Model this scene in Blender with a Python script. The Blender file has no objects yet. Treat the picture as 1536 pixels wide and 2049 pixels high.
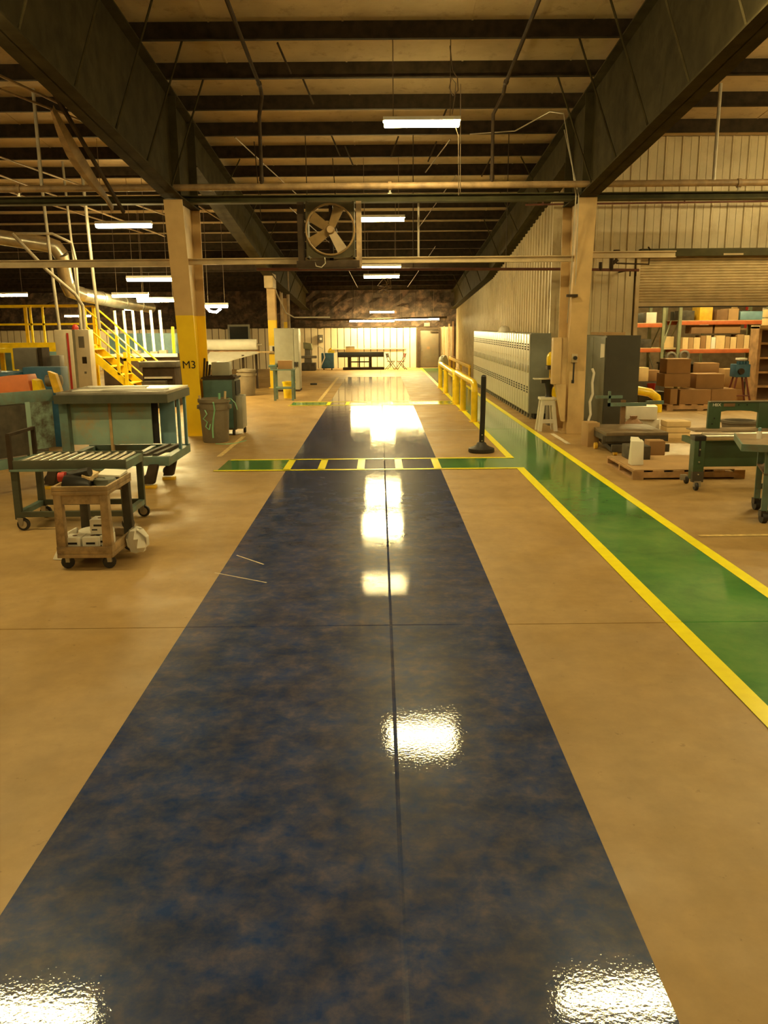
import bpy, bmesh, math, random
from mathutils import Matrix, Vector
random.seed(7)
# All plan numbers below are in a plan unit of 1.25 m (camera height 1.7 units); S turns them into metres.
S = 1.25
SC = bpy.context.scene
COL = SC.collection
R = math.radians
# ---------------------------------------------------------------- camera
cam_d = bpy.data.cameras.new('camera')
cam_d.sensor_fit = 'VERTICAL'; cam_d.sensor_height = 36.0
cam_d.lens = 1680.0 / 2049.0 * 36.0
cam_d.clip_start = 0.05; cam_d.clip_end = 200
cam = bpy.data.objects.new('camera', cam_d); COL.objects.link(cam)
cam.matrix_world = (Matrix.Translation((0, 0, 1.7 * S)) @ Matrix.Rotation(R(-0.2247), 4, 'Z')
                    @ Matrix.Rotation(R(90 - 12.504), 4, 'X') @ Matrix.Rotation(R(-0.5), 4, 'Z'))
SC.camera = cam
# ---------------------------------------------------------------- world, exposure
w = bpy.data.worlds.new('world'); SC.world = w; w.use_nodes = True
w.node_tree.nodes['Background'].inputs[0].default_value = (1, .8, .55, 1)
w.node_tree.nodes['Background'].inputs[1].default_value = 0.0
SC.view_settings.view_transform = 'Standard'; SC.view_settings.look = 'None'
SC.view_settings.exposure = 0.0; SC.view_settings.gamma = 1.0
SC.view_settings.use_curve_mapping = False
SC.cycles.use_denoising = True
SC.cycles.max_bounces = 8; SC.cycles.diffuse_bounces = 5; SC.cycles.glossy_bounces = 4
SC.cycles.caustics_reflective = False; SC.cycles.caustics_refractive = False
SC.cycles.sample_clamp_indirect = 6.0
LAMP = (1.0, 0.77, 0.315)     # colour of the hall's fluorescent tubes
LAMP_E = 185.0
# ---------------------------------------------------------------- materials
def srgb(c):
    return tuple((x / 255 / 12.92) if x / 255 <= .04045 else ((x / 255 + .055) / 1.055) ** 2.4 for x in c)
MATS = {}
def M(name, col, rough=.55, metal=0, var=.18, scale=5, bump=0, spec=.5, dirt=None, dirt_amt=.5, dirt_scale=2.5, coat=0, world=False, dirt_lo=.48):
    """procedural paint/metal/plastic: colour varied by noise, optional dirt patches"""
    if name in MATS: return MATS[name]
    m = bpy.data.materials.new(name); m.use_nodes = True; MATS[name] = m
    nt = m.node_tree; N = nt.nodes; Lk = nt.links
    bs = N['Principled BSDF']
    bs.inputs['Roughness'].default_value = rough; bs.inputs['Metallic'].default_value = metal
    bs.inputs['Specular IOR Level'].default_value = spec
    bs.inputs['Coat Weight'].default_value = coat
    if world:
        tc = N.new('ShaderNodeNewGeometry'); co = tc.outputs['Position']
    else:
        tc = N.new('ShaderNodeTexCoord'); co = tc.outputs['Object']
    nz = N.new('ShaderNodeTexNoise'); nz.inputs['Scale'].default_value = scale; nz.inputs['Detail'].default_value = 5
    Lk.new(co, nz.inputs['Vector'])
    rp = N.new('ShaderNodeValToRGB'); Lk.new(nz.outputs['Fac'], rp.inputs[0])
    a = tuple(max(0, x * (1 - var)) for x in col); b = tuple(min(1, x * (1 + var)) for x in col)
    rp.color_ramp.elements[0].position = .32; rp.color_ramp.elements[0].color = (*a, 1)
    rp.color_ramp.elements[1].position = .68; rp.color_ramp.elements[1].color = (*b, 1)
    out = rp.outputs[0]
    if dirt:
        n2 = N.new('ShaderNodeTexNoise'); n2.inputs['Scale'].default_value = dirt_scale; n2.inputs['Detail'].default_value = 8
        n2.inputs['Roughness'].default_value = .7
        Lk.new(co, n2.inputs['Vector'])
        r2 = N.new('ShaderNodeValToRGB'); Lk.new(n2.outputs['Fac'], r2.inputs[0])
        r2.color_ramp.elements[0].position = dirt_lo; r2.color_ramp.elements[0].color = (0, 0, 0, 1)
        r2.color_ramp.elements[1].position = dirt_lo + .18; r2.color_ramp.elements[1].color = (dirt_amt,) * 3 + (1,)
        mx = N.new('ShaderNodeMix'); mx.data_type = 'RGBA'
        Lk.new(r2.outputs[0], mx.inputs[0]); Lk.new(out, mx.inputs[6]); mx.inputs[7].default_value = (*dirt, 1)
        out = mx.outputs[2]
    Lk.new(out, bs.inputs['Base Color'])
    if bump:
        n3 = N.new('ShaderNodeTexNoise'); n3.inputs['Scale'].default_value = scale * 6; n3.inputs['Detail'].default_value = 6
        Lk.new(co, n3.inputs['Vector'])
        bp = N.new('ShaderNodeBump'); bp.inputs['Strength'].default_value = bump; bp.inputs['Distance'].default_value = .02
        Lk.new(n3.outputs['Fac'], bp.inputs['Height']); Lk.new(bp.outputs[0], bs.inputs['Normal'])
    return m
def emit(name, col, strength):
    if name in MATS: return MATS[name]
    m = bpy.data.materials.new(name); m.use_nodes = True; MATS[name] = m
    N = m.node_tree.nodes; bs = N['Principled BSDF']
    bs.inputs['Base Color'].default_value = (.9, .9, .88, 1)
    bs.inputs['Emission Color'].default_value = (*col, 1); bs.inputs['Emission Strength'].default_value = strength
    return m
def concrete():
    m = bpy.data.materials.new('concrete'); m.use_nodes = True; MATS['concrete'] = m
    nt = m.node_tree; N = nt.nodes; L = nt.links; bs = N['Principled BSDF']
    g = N.new('ShaderNodeNewGeometry')
    def noise(s, d=6, r=.6, sc=None):
        n = N.new('ShaderNodeTexNoise'); n.inputs['Scale'].default_value = s; n.inputs['Detail'].default_value = d
        n.inputs['Roughness'].default_value = r
        if sc:
            mp = N.new('ShaderNodeMapping'); mp.inputs['Scale'].default_value = sc
            L.new(g.outputs['Position'], mp.inputs[0]); L.new(mp.outputs[0], n.inputs['Vector'])
        else: L.new(g.outputs['Position'], n.inputs['Vector'])
        return n
    def ramp(src, stops):
        r = N.new('ShaderNodeValToRGB'); L.new(src, r.inputs[0])
        e = r.color_ramp.elements
        while len(e) < len(stops): e.new(.5)
        for q, (p, c) in zip(e, stops): q.position = p; q.color = (*c, 1)
        return r
    base = ramp(noise(.9, 8).outputs['Fac'], [(.28, (.315, .197, .072)), (.5, (.375, .24, .09)), (.74, (.435, .288, .118))])
    streak = ramp(noise(2.2, 5, .6, (1.0, .22, 1)).outputs['Fac'], [(.35, (.82, .82, .82)), (.62, (1, 1, 1))])
    mul = N.new('ShaderNodeMix'); mul.data_type = 'RGBA'; mul.blend_type = 'MULTIPLY'; mul.inputs[0].default_value = .55
    L.new(base.outputs[0], mul.inputs[6]); L.new(streak.outputs[0], mul.inputs[7])
    mott = ramp(noise(5.5, 8, .7).outputs['Fac'], [(.34, (.84, .82, .8)), (.64, (1.08, 1.08, 1.08))])
    m3 = N.new('ShaderNodeMix'); m3.data_type = 'RGBA'; m3.blend_type = 'MULTIPLY'; m3.inputs[0].default_value = .7
    L.new(mul.outputs[2], m3.inputs[6]); L.new(mott.outputs[0], m3.inputs[7]); mul = m3
    spots = ramp(noise(14, 3).outputs['Fac'], [(.27, (.45, .38, .3)), (.33, (1, 1, 1))])
    m2 = N.new('ShaderNodeMix'); m2.data_type = 'RGBA'; m2.blend_type = 'MULTIPLY'; m2.inputs[0].default_value = .6
    L.new(mul.outputs[2], m2.inputs[6]); L.new(spots.outputs[0], m2.inputs[7])
    L.new(m2.outputs[2], bs.inputs['Base Color'])
    rr = ramp(noise(1.7, 6).outputs['Fac'], [(.3, (.36,) * 3), (.7, (.6,) * 3)])
    L.new(rr.outputs[0], bs.inputs['Roughness']); bs.inputs['Specular IOR Level'].default_value = .5
    return m
def epoxy(name, c1, c2, c3, rough, bump, scale, fine):
    """wet-looking floor coating over patchy concrete"""
    m = bpy.data.materials.new(name); m.use_nodes = True; MATS[name] = m
    nt = m.node_tree; N = nt.nodes; L = nt.links; bs = N['Principled BSDF']
    g = N.new('ShaderNodeNewGeometry')
    n = N.new('ShaderNodeTexNoise'); n.inputs['Scale'].default_value = scale; n.inputs['Detail'].default_value = 9
    n.inputs['Roughness'].default_value = .68; n.inputs['Distortion'].default_value = .15
    L.new(g.outputs['Position'], n.inputs['Vector'])
    r = N.new('ShaderNodeValToRGB'); L.new(n.outputs['Fac'], r.inputs[0]); e = r.color_ramp.elements; e.new(.5)
    for q, (p, c) in zip(e, [(.36, c1), (.5, c2), (.66, c3)]): q.position = p; q.color = (*c, 1)
    vo = N.new('ShaderNodeTexNoise'); vo.inputs['Scale'].default_value = scale * .35; vo.inputs['Detail'].default_value = 3
    L.new(g.outputs['Position'], vo.inputs['Vector'])
    r2 = N.new('ShaderNodeValToRGB'); L.new(vo.outputs['Fac'], r2.inputs[0])
    r2.color_ramp.elements[0].position = .35; r2.color_ramp.elements[0].color = (.75,) * 3 + (1,)
    r2.color_ramp.elements[1].position = .65; r2.color_ramp.elements[1].color = (1.15,) * 3 + (1,)
    mx = N.new('ShaderNodeMix'); mx.data_type = 'RGBA'; mx.blend_type = 'MULTIPLY'; mx.inputs[0].default_value = 1
    L.new(r.outputs[0], mx.inputs[6]); L.new(r2.outputs[0], mx.inputs[7])
    L.new(mx.outputs[2], bs.inputs['Base Color'])
    bs.inputs['Roughness'].default_value = rough; bs.inputs['IOR'].default_value = 1.5
    bs.inputs['Coat Weight'].default_value = .2; bs.inputs['Coat Roughness'].default_value = .32
    h1 = N.new('ShaderNodeTexNoise'); h1.inputs['Scale'].default_value = fine; h1.inputs['Detail'].default_value = 3
    L.new(g.outputs['Position'], h1.inputs['Vector'])
    h2 = N.new('ShaderNodeTexNoise'); h2.inputs['Scale'].default_value = 2.2; h2.inputs['Detail'].default_value = 2
    L.new(g.outputs['Position'], h2.inputs['Vector'])
    b1 = N.new('ShaderNodeBump'); b1.inputs['Strength'].default_value = bump; b1.inputs['Distance'].default_value = .0009
    L.new(h1.outputs['Fac'], b1.inputs['Height'])
    b2 = N.new('ShaderNodeBump'); b2.inputs['Strength'].default_value = bump; b2.inputs['Distance'].default_value = .004
    L.new(h2.outputs['Fac'], b2.inputs['Height']); L.new(b1.outputs[0], b2.inputs['Normal'])
    L.new(b2.outputs[0], bs.inputs['Normal'])
    return m
def column_paint():
    """tan column paint with safety yellow up to 1.88 units and worn patches"""
    m = bpy.data.materials.new('column_paint'); m.use_nodes = True; MATS['column_paint'] = m
    nt = m.node_tree; N = nt.nodes; L = nt.links; bs = N['Principled BSDF']; bs.inputs['Roughness'].default_value = .5
    g = N.new('ShaderNodeNewGeometry'); sp = N.new('ShaderNodeSeparateXYZ'); L.new(g.outputs['Position'], sp.inputs[0])
    lt = N.new('ShaderNodeMath'); lt.operation = 'LESS_THAN'; L.new(sp.outputs['Z'], lt.inputs[0]); lt.inputs[1].default_value = 1.88 * S
    n = N.new('ShaderNodeTexNoise'); n.inputs['Scale'].default_value = 3; n.inputs['Detail'].default_value = 6
    L.new(g.outputs['Position'], n.inputs['Vector'])
    def two(a, b):
        r = N.new('ShaderNodeValToRGB'); L.new(n.outputs['Fac'], r.inputs[0])
        r.color_ramp.elements[0].position = .3; r.color_ramp.elements[0].color = (*a, 1)
        r.color_ramp.elements[1].position = .7; r.color_ramp.elements[1].color = (*b, 1); return r
    t = two((.50, .335, .15), (.62, .43, .2)); y = two((.88, .58, .012), (.97, .68, .016))
    mx = N.new('ShaderNodeMix'); mx.data_type = 'RGBA'
    L.new(lt.outputs[0], mx.inputs[0]); L.new(t.outputs[0], mx.inputs[6]); L.new(y.outputs[0], mx.inputs[7])
    L.new(mx.outputs[2], bs.inputs['Base Color'])
    return m
concrete(); column_paint()
epoxy('blue_epoxy', (.014, .045, .18), (.044, .062, .155), (.098, .095, .155), .035, .35, 9, 60)
epoxy('green_epoxy', (.03, .175, .045), (.06, .235, .055), (.10, .275, .065), .1, .16, 1.5, 30)
M('line_yellow', (.97, .86, .004), .3, var=.05, scale=9, world=True)
M('line_pale', (.62, .45, .18), .6, var=.3, scale=14, world=True)
M('line_white', (.62, .55, .42), .6, var=.3, scale=14, world=True)
M('purlin', (.03, .02, .011), .8, spec=.15, var=.35, scale=7, world=True)
M('deck', (.46, .35, .205), .85, var=.12, scale=1.6, dirt=(.16, .11, .06), dirt_amt=.6, dirt_scale=4.5, dirt_lo=.55, world=True, bump=.2)
M('rafter', (.052, .042, .02), .8, spec=.06, var=.2, scale=3, world=True, dirt=(.022, .016, .008), dirt_amt=.5)
M('beam_olive', (.085, .08, .04), .7, spec=.15, var=.2, scale=4, dirt=(.07, .06, .04))
M('beam_tan', (.50, .39, .23), .55, var=.14, scale=4)
M('pipe_tan', (.32, .215, .11), .5, var=.25, scale=6, dirt=(.13, .08, .05), dirt_amt=.6)
M('pipe_red', (.13, .045, .03), .6, var=.25)
M('dark_iron', (.045, .03, .018), .7, spec=.15, var=.3)
M('wall_tan', (.50, .41, .25), .42, var=.08, scale=2.2, world=True, dirt=(.3, .22, .12), dirt_amt=.5, dirt_scale=1.2)
M('wall_far', (.66, .56, .38), .5, var=.07, scale=2, world=True)
M('insulation', (.045, .03, .02), .95, var=.5, scale=3.5, world=True, dirt=(.17, .10, .065), dirt_amt=.8, dirt_scale=2.6, bump=.6)
M('seam', (.10, .065, .03), .8)
M('plain_wall', (.42, .34, .22), .8, world=True)
M('galv', (.42, .40, .35), .35, metal=.75, var=.2, scale=5)
M('duct', (.60, .56, .47), .3, metal=.85, var=.2, scale=4)
M('conduit', (.50, .45, .36), .45, metal=.3, var=.15)
M('wire', (.2, .15, .1), .5, metal=.4)
M('white_enamel', (.78, .76, .70), .4, var=.06)
emit('tube_glow', LAMP, LAMP_E)
M('safety_yellow', (.86, .60, .012), .32, var=.12, scale=6, coat=.3)
M('safety_yellow_worn', (.70, .42, .02), .5, var=.2, scale=6, dirt=(.3, .18, .05), dirt_amt=.5)
M('black_rubber', (.018, .016, .015), .55, var=.2)
M('black_plastic', (.02, .019, .018), .35, var=.15)
M('wheel_rim', (.45, .38, .27), .45, metal=.4)
M('locker_grey', (.46, .46, .40), .3, var=.07, scale=3, coat=.15)
M('locker_side', (.19, .20, .17), .45, var=.08)
M('slot', (.012, .011, .01), .8)
M('teal', (.115, .19, .165), .5, var=.2, scale=4, dirt=(.13, .10, .055), dirt_amt=.7, dirt_scale=3)
M('teal_panel', (.25, .37, .31), .5, var=.12, scale=3, dirt=(.40, .29, .14), dirt_amt=.85, dirt_scale=2.2, dirt_lo=.47)
M('teal_stained', (.24, .36, .30), .5, var=.12, scale=3, dirt=(.06, .042, .024), dirt_amt=.95, dirt_scale=2.6, dirt_lo=.40)
M('rust_post', (.40, .27, .12), .6, var=.25)
M('teal_blue', (.17, .31, .37), .45, var=.12)
M('teal_dark', (.06, .066, .042), .55, var=.25, dirt=(.05, .04, .02))
M('green_dark', (.045, .088, .042), .5, var=.14, scale=4, dirt=(.05, .05, .025), dirt_amt=.4)
M('grimy', (.055, .045, .03), .7, var=.4, scale=6)
M('steel', (.72, .68, .6), .3, metal=.8, var=.12)
M('bench_top', (.30, .22, .14), .4, var=.3, scale=5, dirt=(.1, .07, .04))
M('cart_tan', (.36, .25, .125), .55, var=.3, scale=7, dirt=(.12, .075, .04), dirt_amt=.75, dirt_scale=5)
M('white_paper', (.80, .77, .68), .7, var=.05)
M('white_plastic', (.66, .62, .54), .4, var=.08)
M('cardboard', (.29, .16, .062), .8, var=.1, scale=3)
M('cardboard_lid', (.40, .25, .11), .8, var=.1, scale=3)
M('carton_pale', (.68, .50, .25), .8, var=.12, scale=3)
M('carton_dark', (.20, .11, .05), .8, var=.2, scale=3)
M('tape_tan', (.60, .46, .24), .35, var=.05)
M('wood', (.42, .25, .115), .75, var=.3, scale=5, bump=.2)
M('wood_pale', (.62, .46, .25), .75, var=.2, scale=6)
M('cab_dark', (.036, .034, .024), .5, var=.1)
M('cab_grey_lit', (.18, .185, .145), .5, var=.1)  # tall cabinet's aisle side, grey lightened to carry the light falling there
M('cab_light', (.28, .27, .205), .45, var=.08)
M('bin_grey', (.2, .165, .11), .6, var=.12, dirt=(.08, .06, .04))
M('strap_green', (.22, .50, .30), .35, var=.15)
M('rack_orange', (.45, .11, .03), .5, var=.18)
M('rack_green', (.2, .21, .12), .5, var=.2)
M('blue_paint', (.03, .11, .20), .45, var=.2)
M('red_paint', (.45, .03, .02), .45, var=.15)
M('orange_paint', (.62, .17, .04), .5, var=.12)
M('mach_cream', (.60, .52, .38), .45, var=.07)
M('grey_metal', (.15, .13, .1), .5, var=.15)
M('glass_dark', (.02, .02, .02), .12, var=.1)
M('brown_bag', (.28, .155, .08), .6, var=.25, bump=.4)
M('door_grey', (.115, .09, .058), .5, var=.15, dirt=(.1, .06, .03), dirt_amt=.6)
M('chair_red', (.18, .05, .035), .5)
M('blue_plastic', (.03, .09, .35), .4, var=.1)
M('fan_blade', (.22, .14, .055), .5, var=.15)
M('fan_panel', (.06, .048, .024), .7, spec=.15, var=.2)
M('platform_brown', (.15, .105, .06), .55, var=.3)
M('teal_deep', (.05, .11, .095), .5, var=.15)
M('text_black', (.015, .012, .01), .6)
M('text_red', (.45, .05, .03), .5)
M('subfloor', (.06, .045, .03), .9)
# ---------------------------------------------------------------- helpers
ORG = {}
def tag(o, label=None, cat=None, group=None, kind=None):
    if label: o['label'] = label
    if cat: o['category'] = cat
    if group: o['group'] = group
    if kind: o['kind'] = kind
    return o
def T(name, label, cat, loc=(0, 0, 0), group=None, kind=None):
    """an Empty at the base of a thing; its parts are built in plan coordinates around loc"""
    o = bpy.data.objects.new(name, None); COL.objects.link(o); o.empty_display_size = .1
    o.location = Vector(loc) * S; ORG[o.name] = Vector(loc)
    return tag(o, label, cat, group, kind)
def root_org(o):
    while o.parent: o = o.parent
    return ORG.get(o.name, Vector((0, 0, 0)))
class B:
    def __init__(s): s.v = []; s.f = []; s.k = 0
    def mark(s): s.k = len(s.v); return s
    def turn(s, m):
        for i in range(s.k, len(s.v)): s.v[i] = tuple(m @ Vector(s.v[i]))
        return s
    def spin(s, deg, about, axis='Z'):
        a = Vector(about)
        return s.turn(Matrix.Translation(a) @ Matrix.Rotation(R(deg), 4, axis) @ Matrix.Translation(-a))
    def add(s, vs, fs):
        n = len(s.v); s.v += [tuple(x) for x in vs]; s.f += [tuple(i + n for i in f) for f in fs]; return s
    def box(s, x0, x1, y0, y1, z0, z1):
        return s.add([(x0, y0, z0), (x1, y0, z0), (x1, y1, z0), (x0, y1, z0), (x0, y0, z1), (x1, y0, z1), (x1, y1, z1), (x0, y1, z1)],
                     [(0, 3, 2, 1), (4, 5, 6, 7), (0, 1, 5, 4), (1, 2, 6, 5), (2, 3, 7, 6), (3, 0, 4, 7)])
    def cb(s, x, y, z, w, d, h): return s.box(x - w / 2, x + w / 2, y - d / 2, y + d / 2, z, z + h)
    def hexa(s, lo, hi):
        """8 corner solid from two quads (bottom, top)"""
        return s.add(list(lo) + list(hi), [(0, 3, 2, 1), (4, 5, 6, 7), (0, 1, 5, 4), (1, 2, 6, 5), (2, 3, 7, 6), (3, 0, 4, 7)])
    def tube(s, p, q, r, n=8, r2=None):
        return s.path([p, q], r, n, r2)
    def path(s, pts, r, n=8, r2=None, closed=False):
        P = [Vector(p) for p in pts]; rings = []
        up = None; m = len(P)
        for i, p in enumerate(P):
            if closed: d = (P[(i + 1) % m] - P[i - 1]).normalized()
            elif i == 0: d = (P[1] - P[0]).normalized()
            elif i == m - 1: d = (P[-1] - P[-2]).normalized()
            else: d = ((P[i + 1] - p).normalized() + (p - P[i - 1]).normalized()).normalized()
            if up is None:
                up = Vector((0, 0, 1)) if abs(d.z) < .9 else Vector((1, 0, 0))
            a = d.cross(up).normalized(); b = a.cross(d).normalized(); up = b
            rr = r if r2 is None else r + (r2 - r) * i / (m - 1)
            k = 1.0
            if 0 < i < m - 1 or closed:
                c = d.dot((P[(i + 1) % m] - p).normalized()); k = 1 / max(.5, c)
            rings.append([p + (a * math.cos(t) + b * math.sin(t)) * rr for t in (2 * math.pi * j / n for j in range(n))])
        vs = [v for g in rings for v in g]; fs = []
        for i in range(m if closed else m - 1):
            i2 = (i + 1) % m
            for j in range(n):
                fs.append((i * n + j, i * n + (j + 1) % n, i2 * n + (j + 1) % n, i2 * n + j))
        if not closed:
            fs.append(tuple(range(n - 1, -1, -1))); fs.append(tuple((m - 1) * n + j for j in range(n)))
        return s.add(vs, fs)
    def lathe(s, prof, c, n=20, axis='Z'):
        """prof = [(radius, height)...] turned about an axis through c"""
        vs = []; fs = []; m = len(prof)
        for r, h in prof:
            for j in range(n):
                t = 2 * math.pi * j / n; a, b = r * math.cos(t), r * math.sin(t)
                o = {'Z': (a, b, h), 'Y': (a, h, b), 'X': (h, a, b)}[axis]
                vs.append((c[0] + o[0], c[1] + o[1], c[2] + o[2]))
        for i in range(m - 1):
            for j in range(n):
                fs.append((i * n + j, i * n + (j + 1) % n, (i + 1) * n + (j + 1) % n, (i + 1) * n + j))
        if prof[0][0] > 1e-6: fs.append(tuple(range(n - 1, -1, -1)))
        if prof[-1][0] > 1e-6: fs.append(tuple((m - 1) * n + j for j in range(n)))
        return s.add(vs, fs)
    def prism(s, poly, axis, a, b):
        n = len(poly)
        def mk(p, h): return {'x': (h, p[0], p[1]), 'y': (p[0], h, p[1]), 'z': (p[0], p[1], h)}[axis]
        vs = [mk(p, a) for p in poly] + [mk(p, b) for p in poly]
        fs = [tuple(range(n)), tuple(range(2 * n - 1, n - 1, -1))] + [(i, i + n, (i + 1) % n + n, (i + 1) % n) for i in range(n)]
        return s.add(vs, fs)
    def build(s, name, mat, parent=None, bev=0, smooth=None, label=None, cat=None, group=None, kind=None, org=None):
        if parent is not None: o0 = root_org(parent)
        elif org is not None: o0 = Vector(org)
        else:
            xs, ys, zs = zip(*s.v)
            o0 = Vector(((min(xs) + max(xs)) / 2, (min(ys) + max(ys)) / 2, min(zs)))
        me = bpy.data.meshes.new(name)
        bm = bmesh.new()
        vs = [bm.verts.new((Vector(v) - o0) * S) for v in s.v]
        for f in s.f:
            try: bm.faces.new([vs[i] for i in f])
            except ValueError: pass
        bmesh.ops.remove_doubles(bm, verts=bm.verts[:], dist=1e-5) if smooth else None
        bmesh.ops.recalc_face_normals(bm, faces=bm.faces[:])
        if bev:
            es = [e for e in bm.edges if len(e.link_faces) == 2 and e.calc_face_angle(0) > .6]
            bmesh.ops.bevel(bm, geom=es, offset=bev * S, segments=2, profile=.6, affect='EDGES', clamp_overlap=True)
        bm.to_mesh(me); bm.free()
        if smooth or bev:
            for p in me.polygons: p.use_smooth = True
            me.set_sharp_from_angle(angle=R(38))
        me.materials.append(MATS[mat])
        o = bpy.data.objects.new(name, me); COL.objects.link(o)
        if parent is not None: o.parent = parent
        else: o.location = o0 * S; ORG[o.name] = o0
        return tag(o, label, cat, group, kind)
def dup(o, loc=None, rz=0, label=None, parent=None, group=None):
    """copy a thing together with its parts and sub-parts"""
    c = o.copy(); COL.objects.link(c)
    if parent is not None: c.parent = parent
    else:
        if loc is not None: c.location = Vector(loc) * S; ORG[c.name] = Vector(loc)
        c.rotation_euler = (0, 0, R(rz))
    if label: c['label'] = label
    if group: c['group'] = group
    for ch in o.children: dup(ch, parent=c)
    return c
def place(o, loc, rz=0):
    o.location = Vector(loc) * S; o.rotation_euler = (0, 0, R(rz)); ORG[o.name] = Vector(loc); return o
def text(body, size, mat, name, parent, loc, rot, extrude=.002):
    """flat lettering turned into a mesh part"""
    cu = bpy.data.curves.new('lettering', 'FONT'); cu.body = body; cu.size = size * S; cu.extrude = extrude * S
    cu.align_x = 'CENTER'; cu.align_y = 'CENTER'; cu.offset = 0.0
    tmp = bpy.data.objects.new('lettering', cu); COL.objects.link(tmp)
    dg = bpy.context.evaluated_depsgraph_get(); me = bpy.data.meshes.new_from_object(tmp.evaluated_get(dg))
    bpy.data.objects.remove(tmp); bpy.data.curves.remove(cu)
    me.name = name; me.materials.clear(); me.materials.append(MATS[mat])
    m = Matrix.Translation((Vector(loc) - root_org(parent)) * S) @ rot.to_4x4()
    me.transform(m)
    o = bpy.data.objects.new(name, me); COL.objects.link(o); o.parent = parent
    return o
FACE_CAM = Matrix.Rotation(R(90), 3, 'X')                 # lettering that faces -Y
ORD = ['first', 'second', 'third', 'fourth', 'fifth', 'sixth', 'seventh', 'eighth', 'ninth', 'tenth', 'eleventh', 'twelfth',
       'thirteenth', 'fourteenth', 'fifteenth', 'sixteenth', 'seventeenth', 'eighteenth', 'nineteenth', 'twentieth']
def zr(y): return 5.99 - .085 * y                          # underside of the purlins
XL, XR = -2.95, 3.06                                       # the two frame lines
YP = 15.6                                                  # partition wall
# ---------------------------------------------------------------- floor slabs
fl = T('floor', 'tan concrete shop floor', None, (0, 0, 0), kind='structure')
B().box(-22, 18, -7, 36, -.2, -.06).build('ground', 'subfloor', fl)
xs = [-22, -12.15, -6.05, .053, 6.15, 12.2, 18]; ys = [-7, 4.62, 13.95, 23.2, 32.5, 36]
g = .004
for i in range(len(xs) - 1):
    for j in range(len(ys) - 1):
        B().box(xs[i] + g, xs[i + 1] - g, ys[j] + g, ys[j + 1] - g, -.06, 0).build('slab', 'concrete', fl)
# ---------------------------------------------------------------- painted lanes
def sheet(x0, x1, y0, y1, z):
    """thin coat of paint that dips into the floor joints it crosses"""
    gx = [(x0, z)]; gy = [(y0, z)]
    for x in xs[1:-1]:
        if x0 < x < x1: gx += [(x - .008, z), (x, -.0008), (x + .008, z)]
    gx.append((x1, z))
    for y in ys[1:-1]:
        if y0 < y < y1: gy += [(y - .008, z), (y, -.0008), (y + .008, z)]
    gy.append((y1, z))
    b = B(); vs = []; fs = []; n = len(gx)
    for y, zy in gy:
        for x, zx in gx: vs.append((x, y, min(zx, zy)))
    for j in range(len(gy) - 1):
        for i in range(n - 1): fs.append((j * n + i, j * n + i + 1, (j + 1) * n + i + 1, (j + 1) * n + i))
    return b.add(vs, fs)
LX0, LX1 = -1.14, .73
sheet(LX0, LX1, -3, 29, .002).build('painted_lane', 'blue_epoxy', label='glossy dark blue painted lane down the middle of the floor', cat='floor marking')
gl = T('painted_walkway', 'green painted walkway with yellow edge lines beside the lockers', 'floor marking', (2.1, 5, 0))
sheet(1.65, 2.53, -3, 34.6, .002).build('green_coat', 'green_epoxy', gl)
sheet(2.435, 2.53, -3, 34.6, .004).build('edge_line', 'line_yellow', gl)
sheet(1.65, 1.745, -3, 10.06, .004).build('edge_line', 'line_yellow', gl)
sheet(1.65, 1.745, 10.86, 34.6, .004).build('edge_line', 'line_yellow', gl)
def crossing(y0, y1, label):
    c = T('floor_crossing', label, 'floor marking', ((LX0 + LX1) / 2, y0, 0), 'marked crossings of the blue lane')
    sheet(-1.98, LX0, y0 + .06, y1 - .06, .0035).build('green_patch', 'green_epoxy', c)
    sheet(LX1, 1.66, y0 + .06, y1 - .06, .0035).build('green_patch', 'green_epoxy', c)
    sheet(-2.02, 1.745, y0, y0 + .075, .006).build('cross_line', 'line_yellow', c)
    sheet(-1.95, 1.745, y1 - .075, y1, .006).build('cross_line', 'line_yellow', c)
    for x in (-1.14, -.72, -.24, .23, .70): sheet(x - .045, x + .045, y0 + .03, y1 - .03, .006).build('stripe', 'line_yellow', c)
crossing(10.0, 10.9, 'nearer yellow striped crossing over the blue lane with green ends')
crossing(18.5, 19.4, 'farther yellow striped crossing over the blue lane by the guard rail')
for a, b_, lab in (((-1.18, 5.72), (-.78, 5.47), 'longer pale scratch across the left half of the blue lane'), ((-1.1, 6.18), (-.86, 5.92), 'shorter pale scratch across the left half of the blue lane')):
    dx, dy = b_[0] - a[0], b_[1] - a[1]; ln = math.hypot(dx, dy); nx_, ny_ = -dy / ln * .006, dx / ln * .006
    B().add([(a[0] - nx_, a[1] - ny_, .0035), (b_[0] - nx_, b_[1] - ny_, .0035), (b_[0] + nx_, b_[1] + ny_, .0035), (a[0] + nx_, a[1] + ny_, .0035)], [(0, 1, 2, 3)]).build('scuff_mark', 'line_white', label=lab, cat='scuff mark')
for a, lab in (((-1.45, -1.37, 19.6, 28.8), 'long pale yellow tape line on the floor left of the blue lane'),
               ((-2.2, -2.13, 11.2, 13.3), 'short pale tape line on the floor in front of the trash can')):
    sheet(*a, .003).build('tape_line', 'line_pale', label=lab, cat='floor marking')
sheet(2.6, 5.5, 6.62, 6.68, .003).build('tape_line', 'line_pale', label='pale tape line running right from the walkway edge', cat='floor marking')
sheet(2.70, 2.77, 12.1, 13.3, .003).build('tape_line', 'line_white', label='worn white tape strip on the floor by the plastic step stool', cat='floor marking')
sheet(.80, 1.6, 13.85, 13.9, .003).build('tape_line', 'line_white', label='thin white tape line across the floor before the black post', cat='floor marking')
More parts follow.
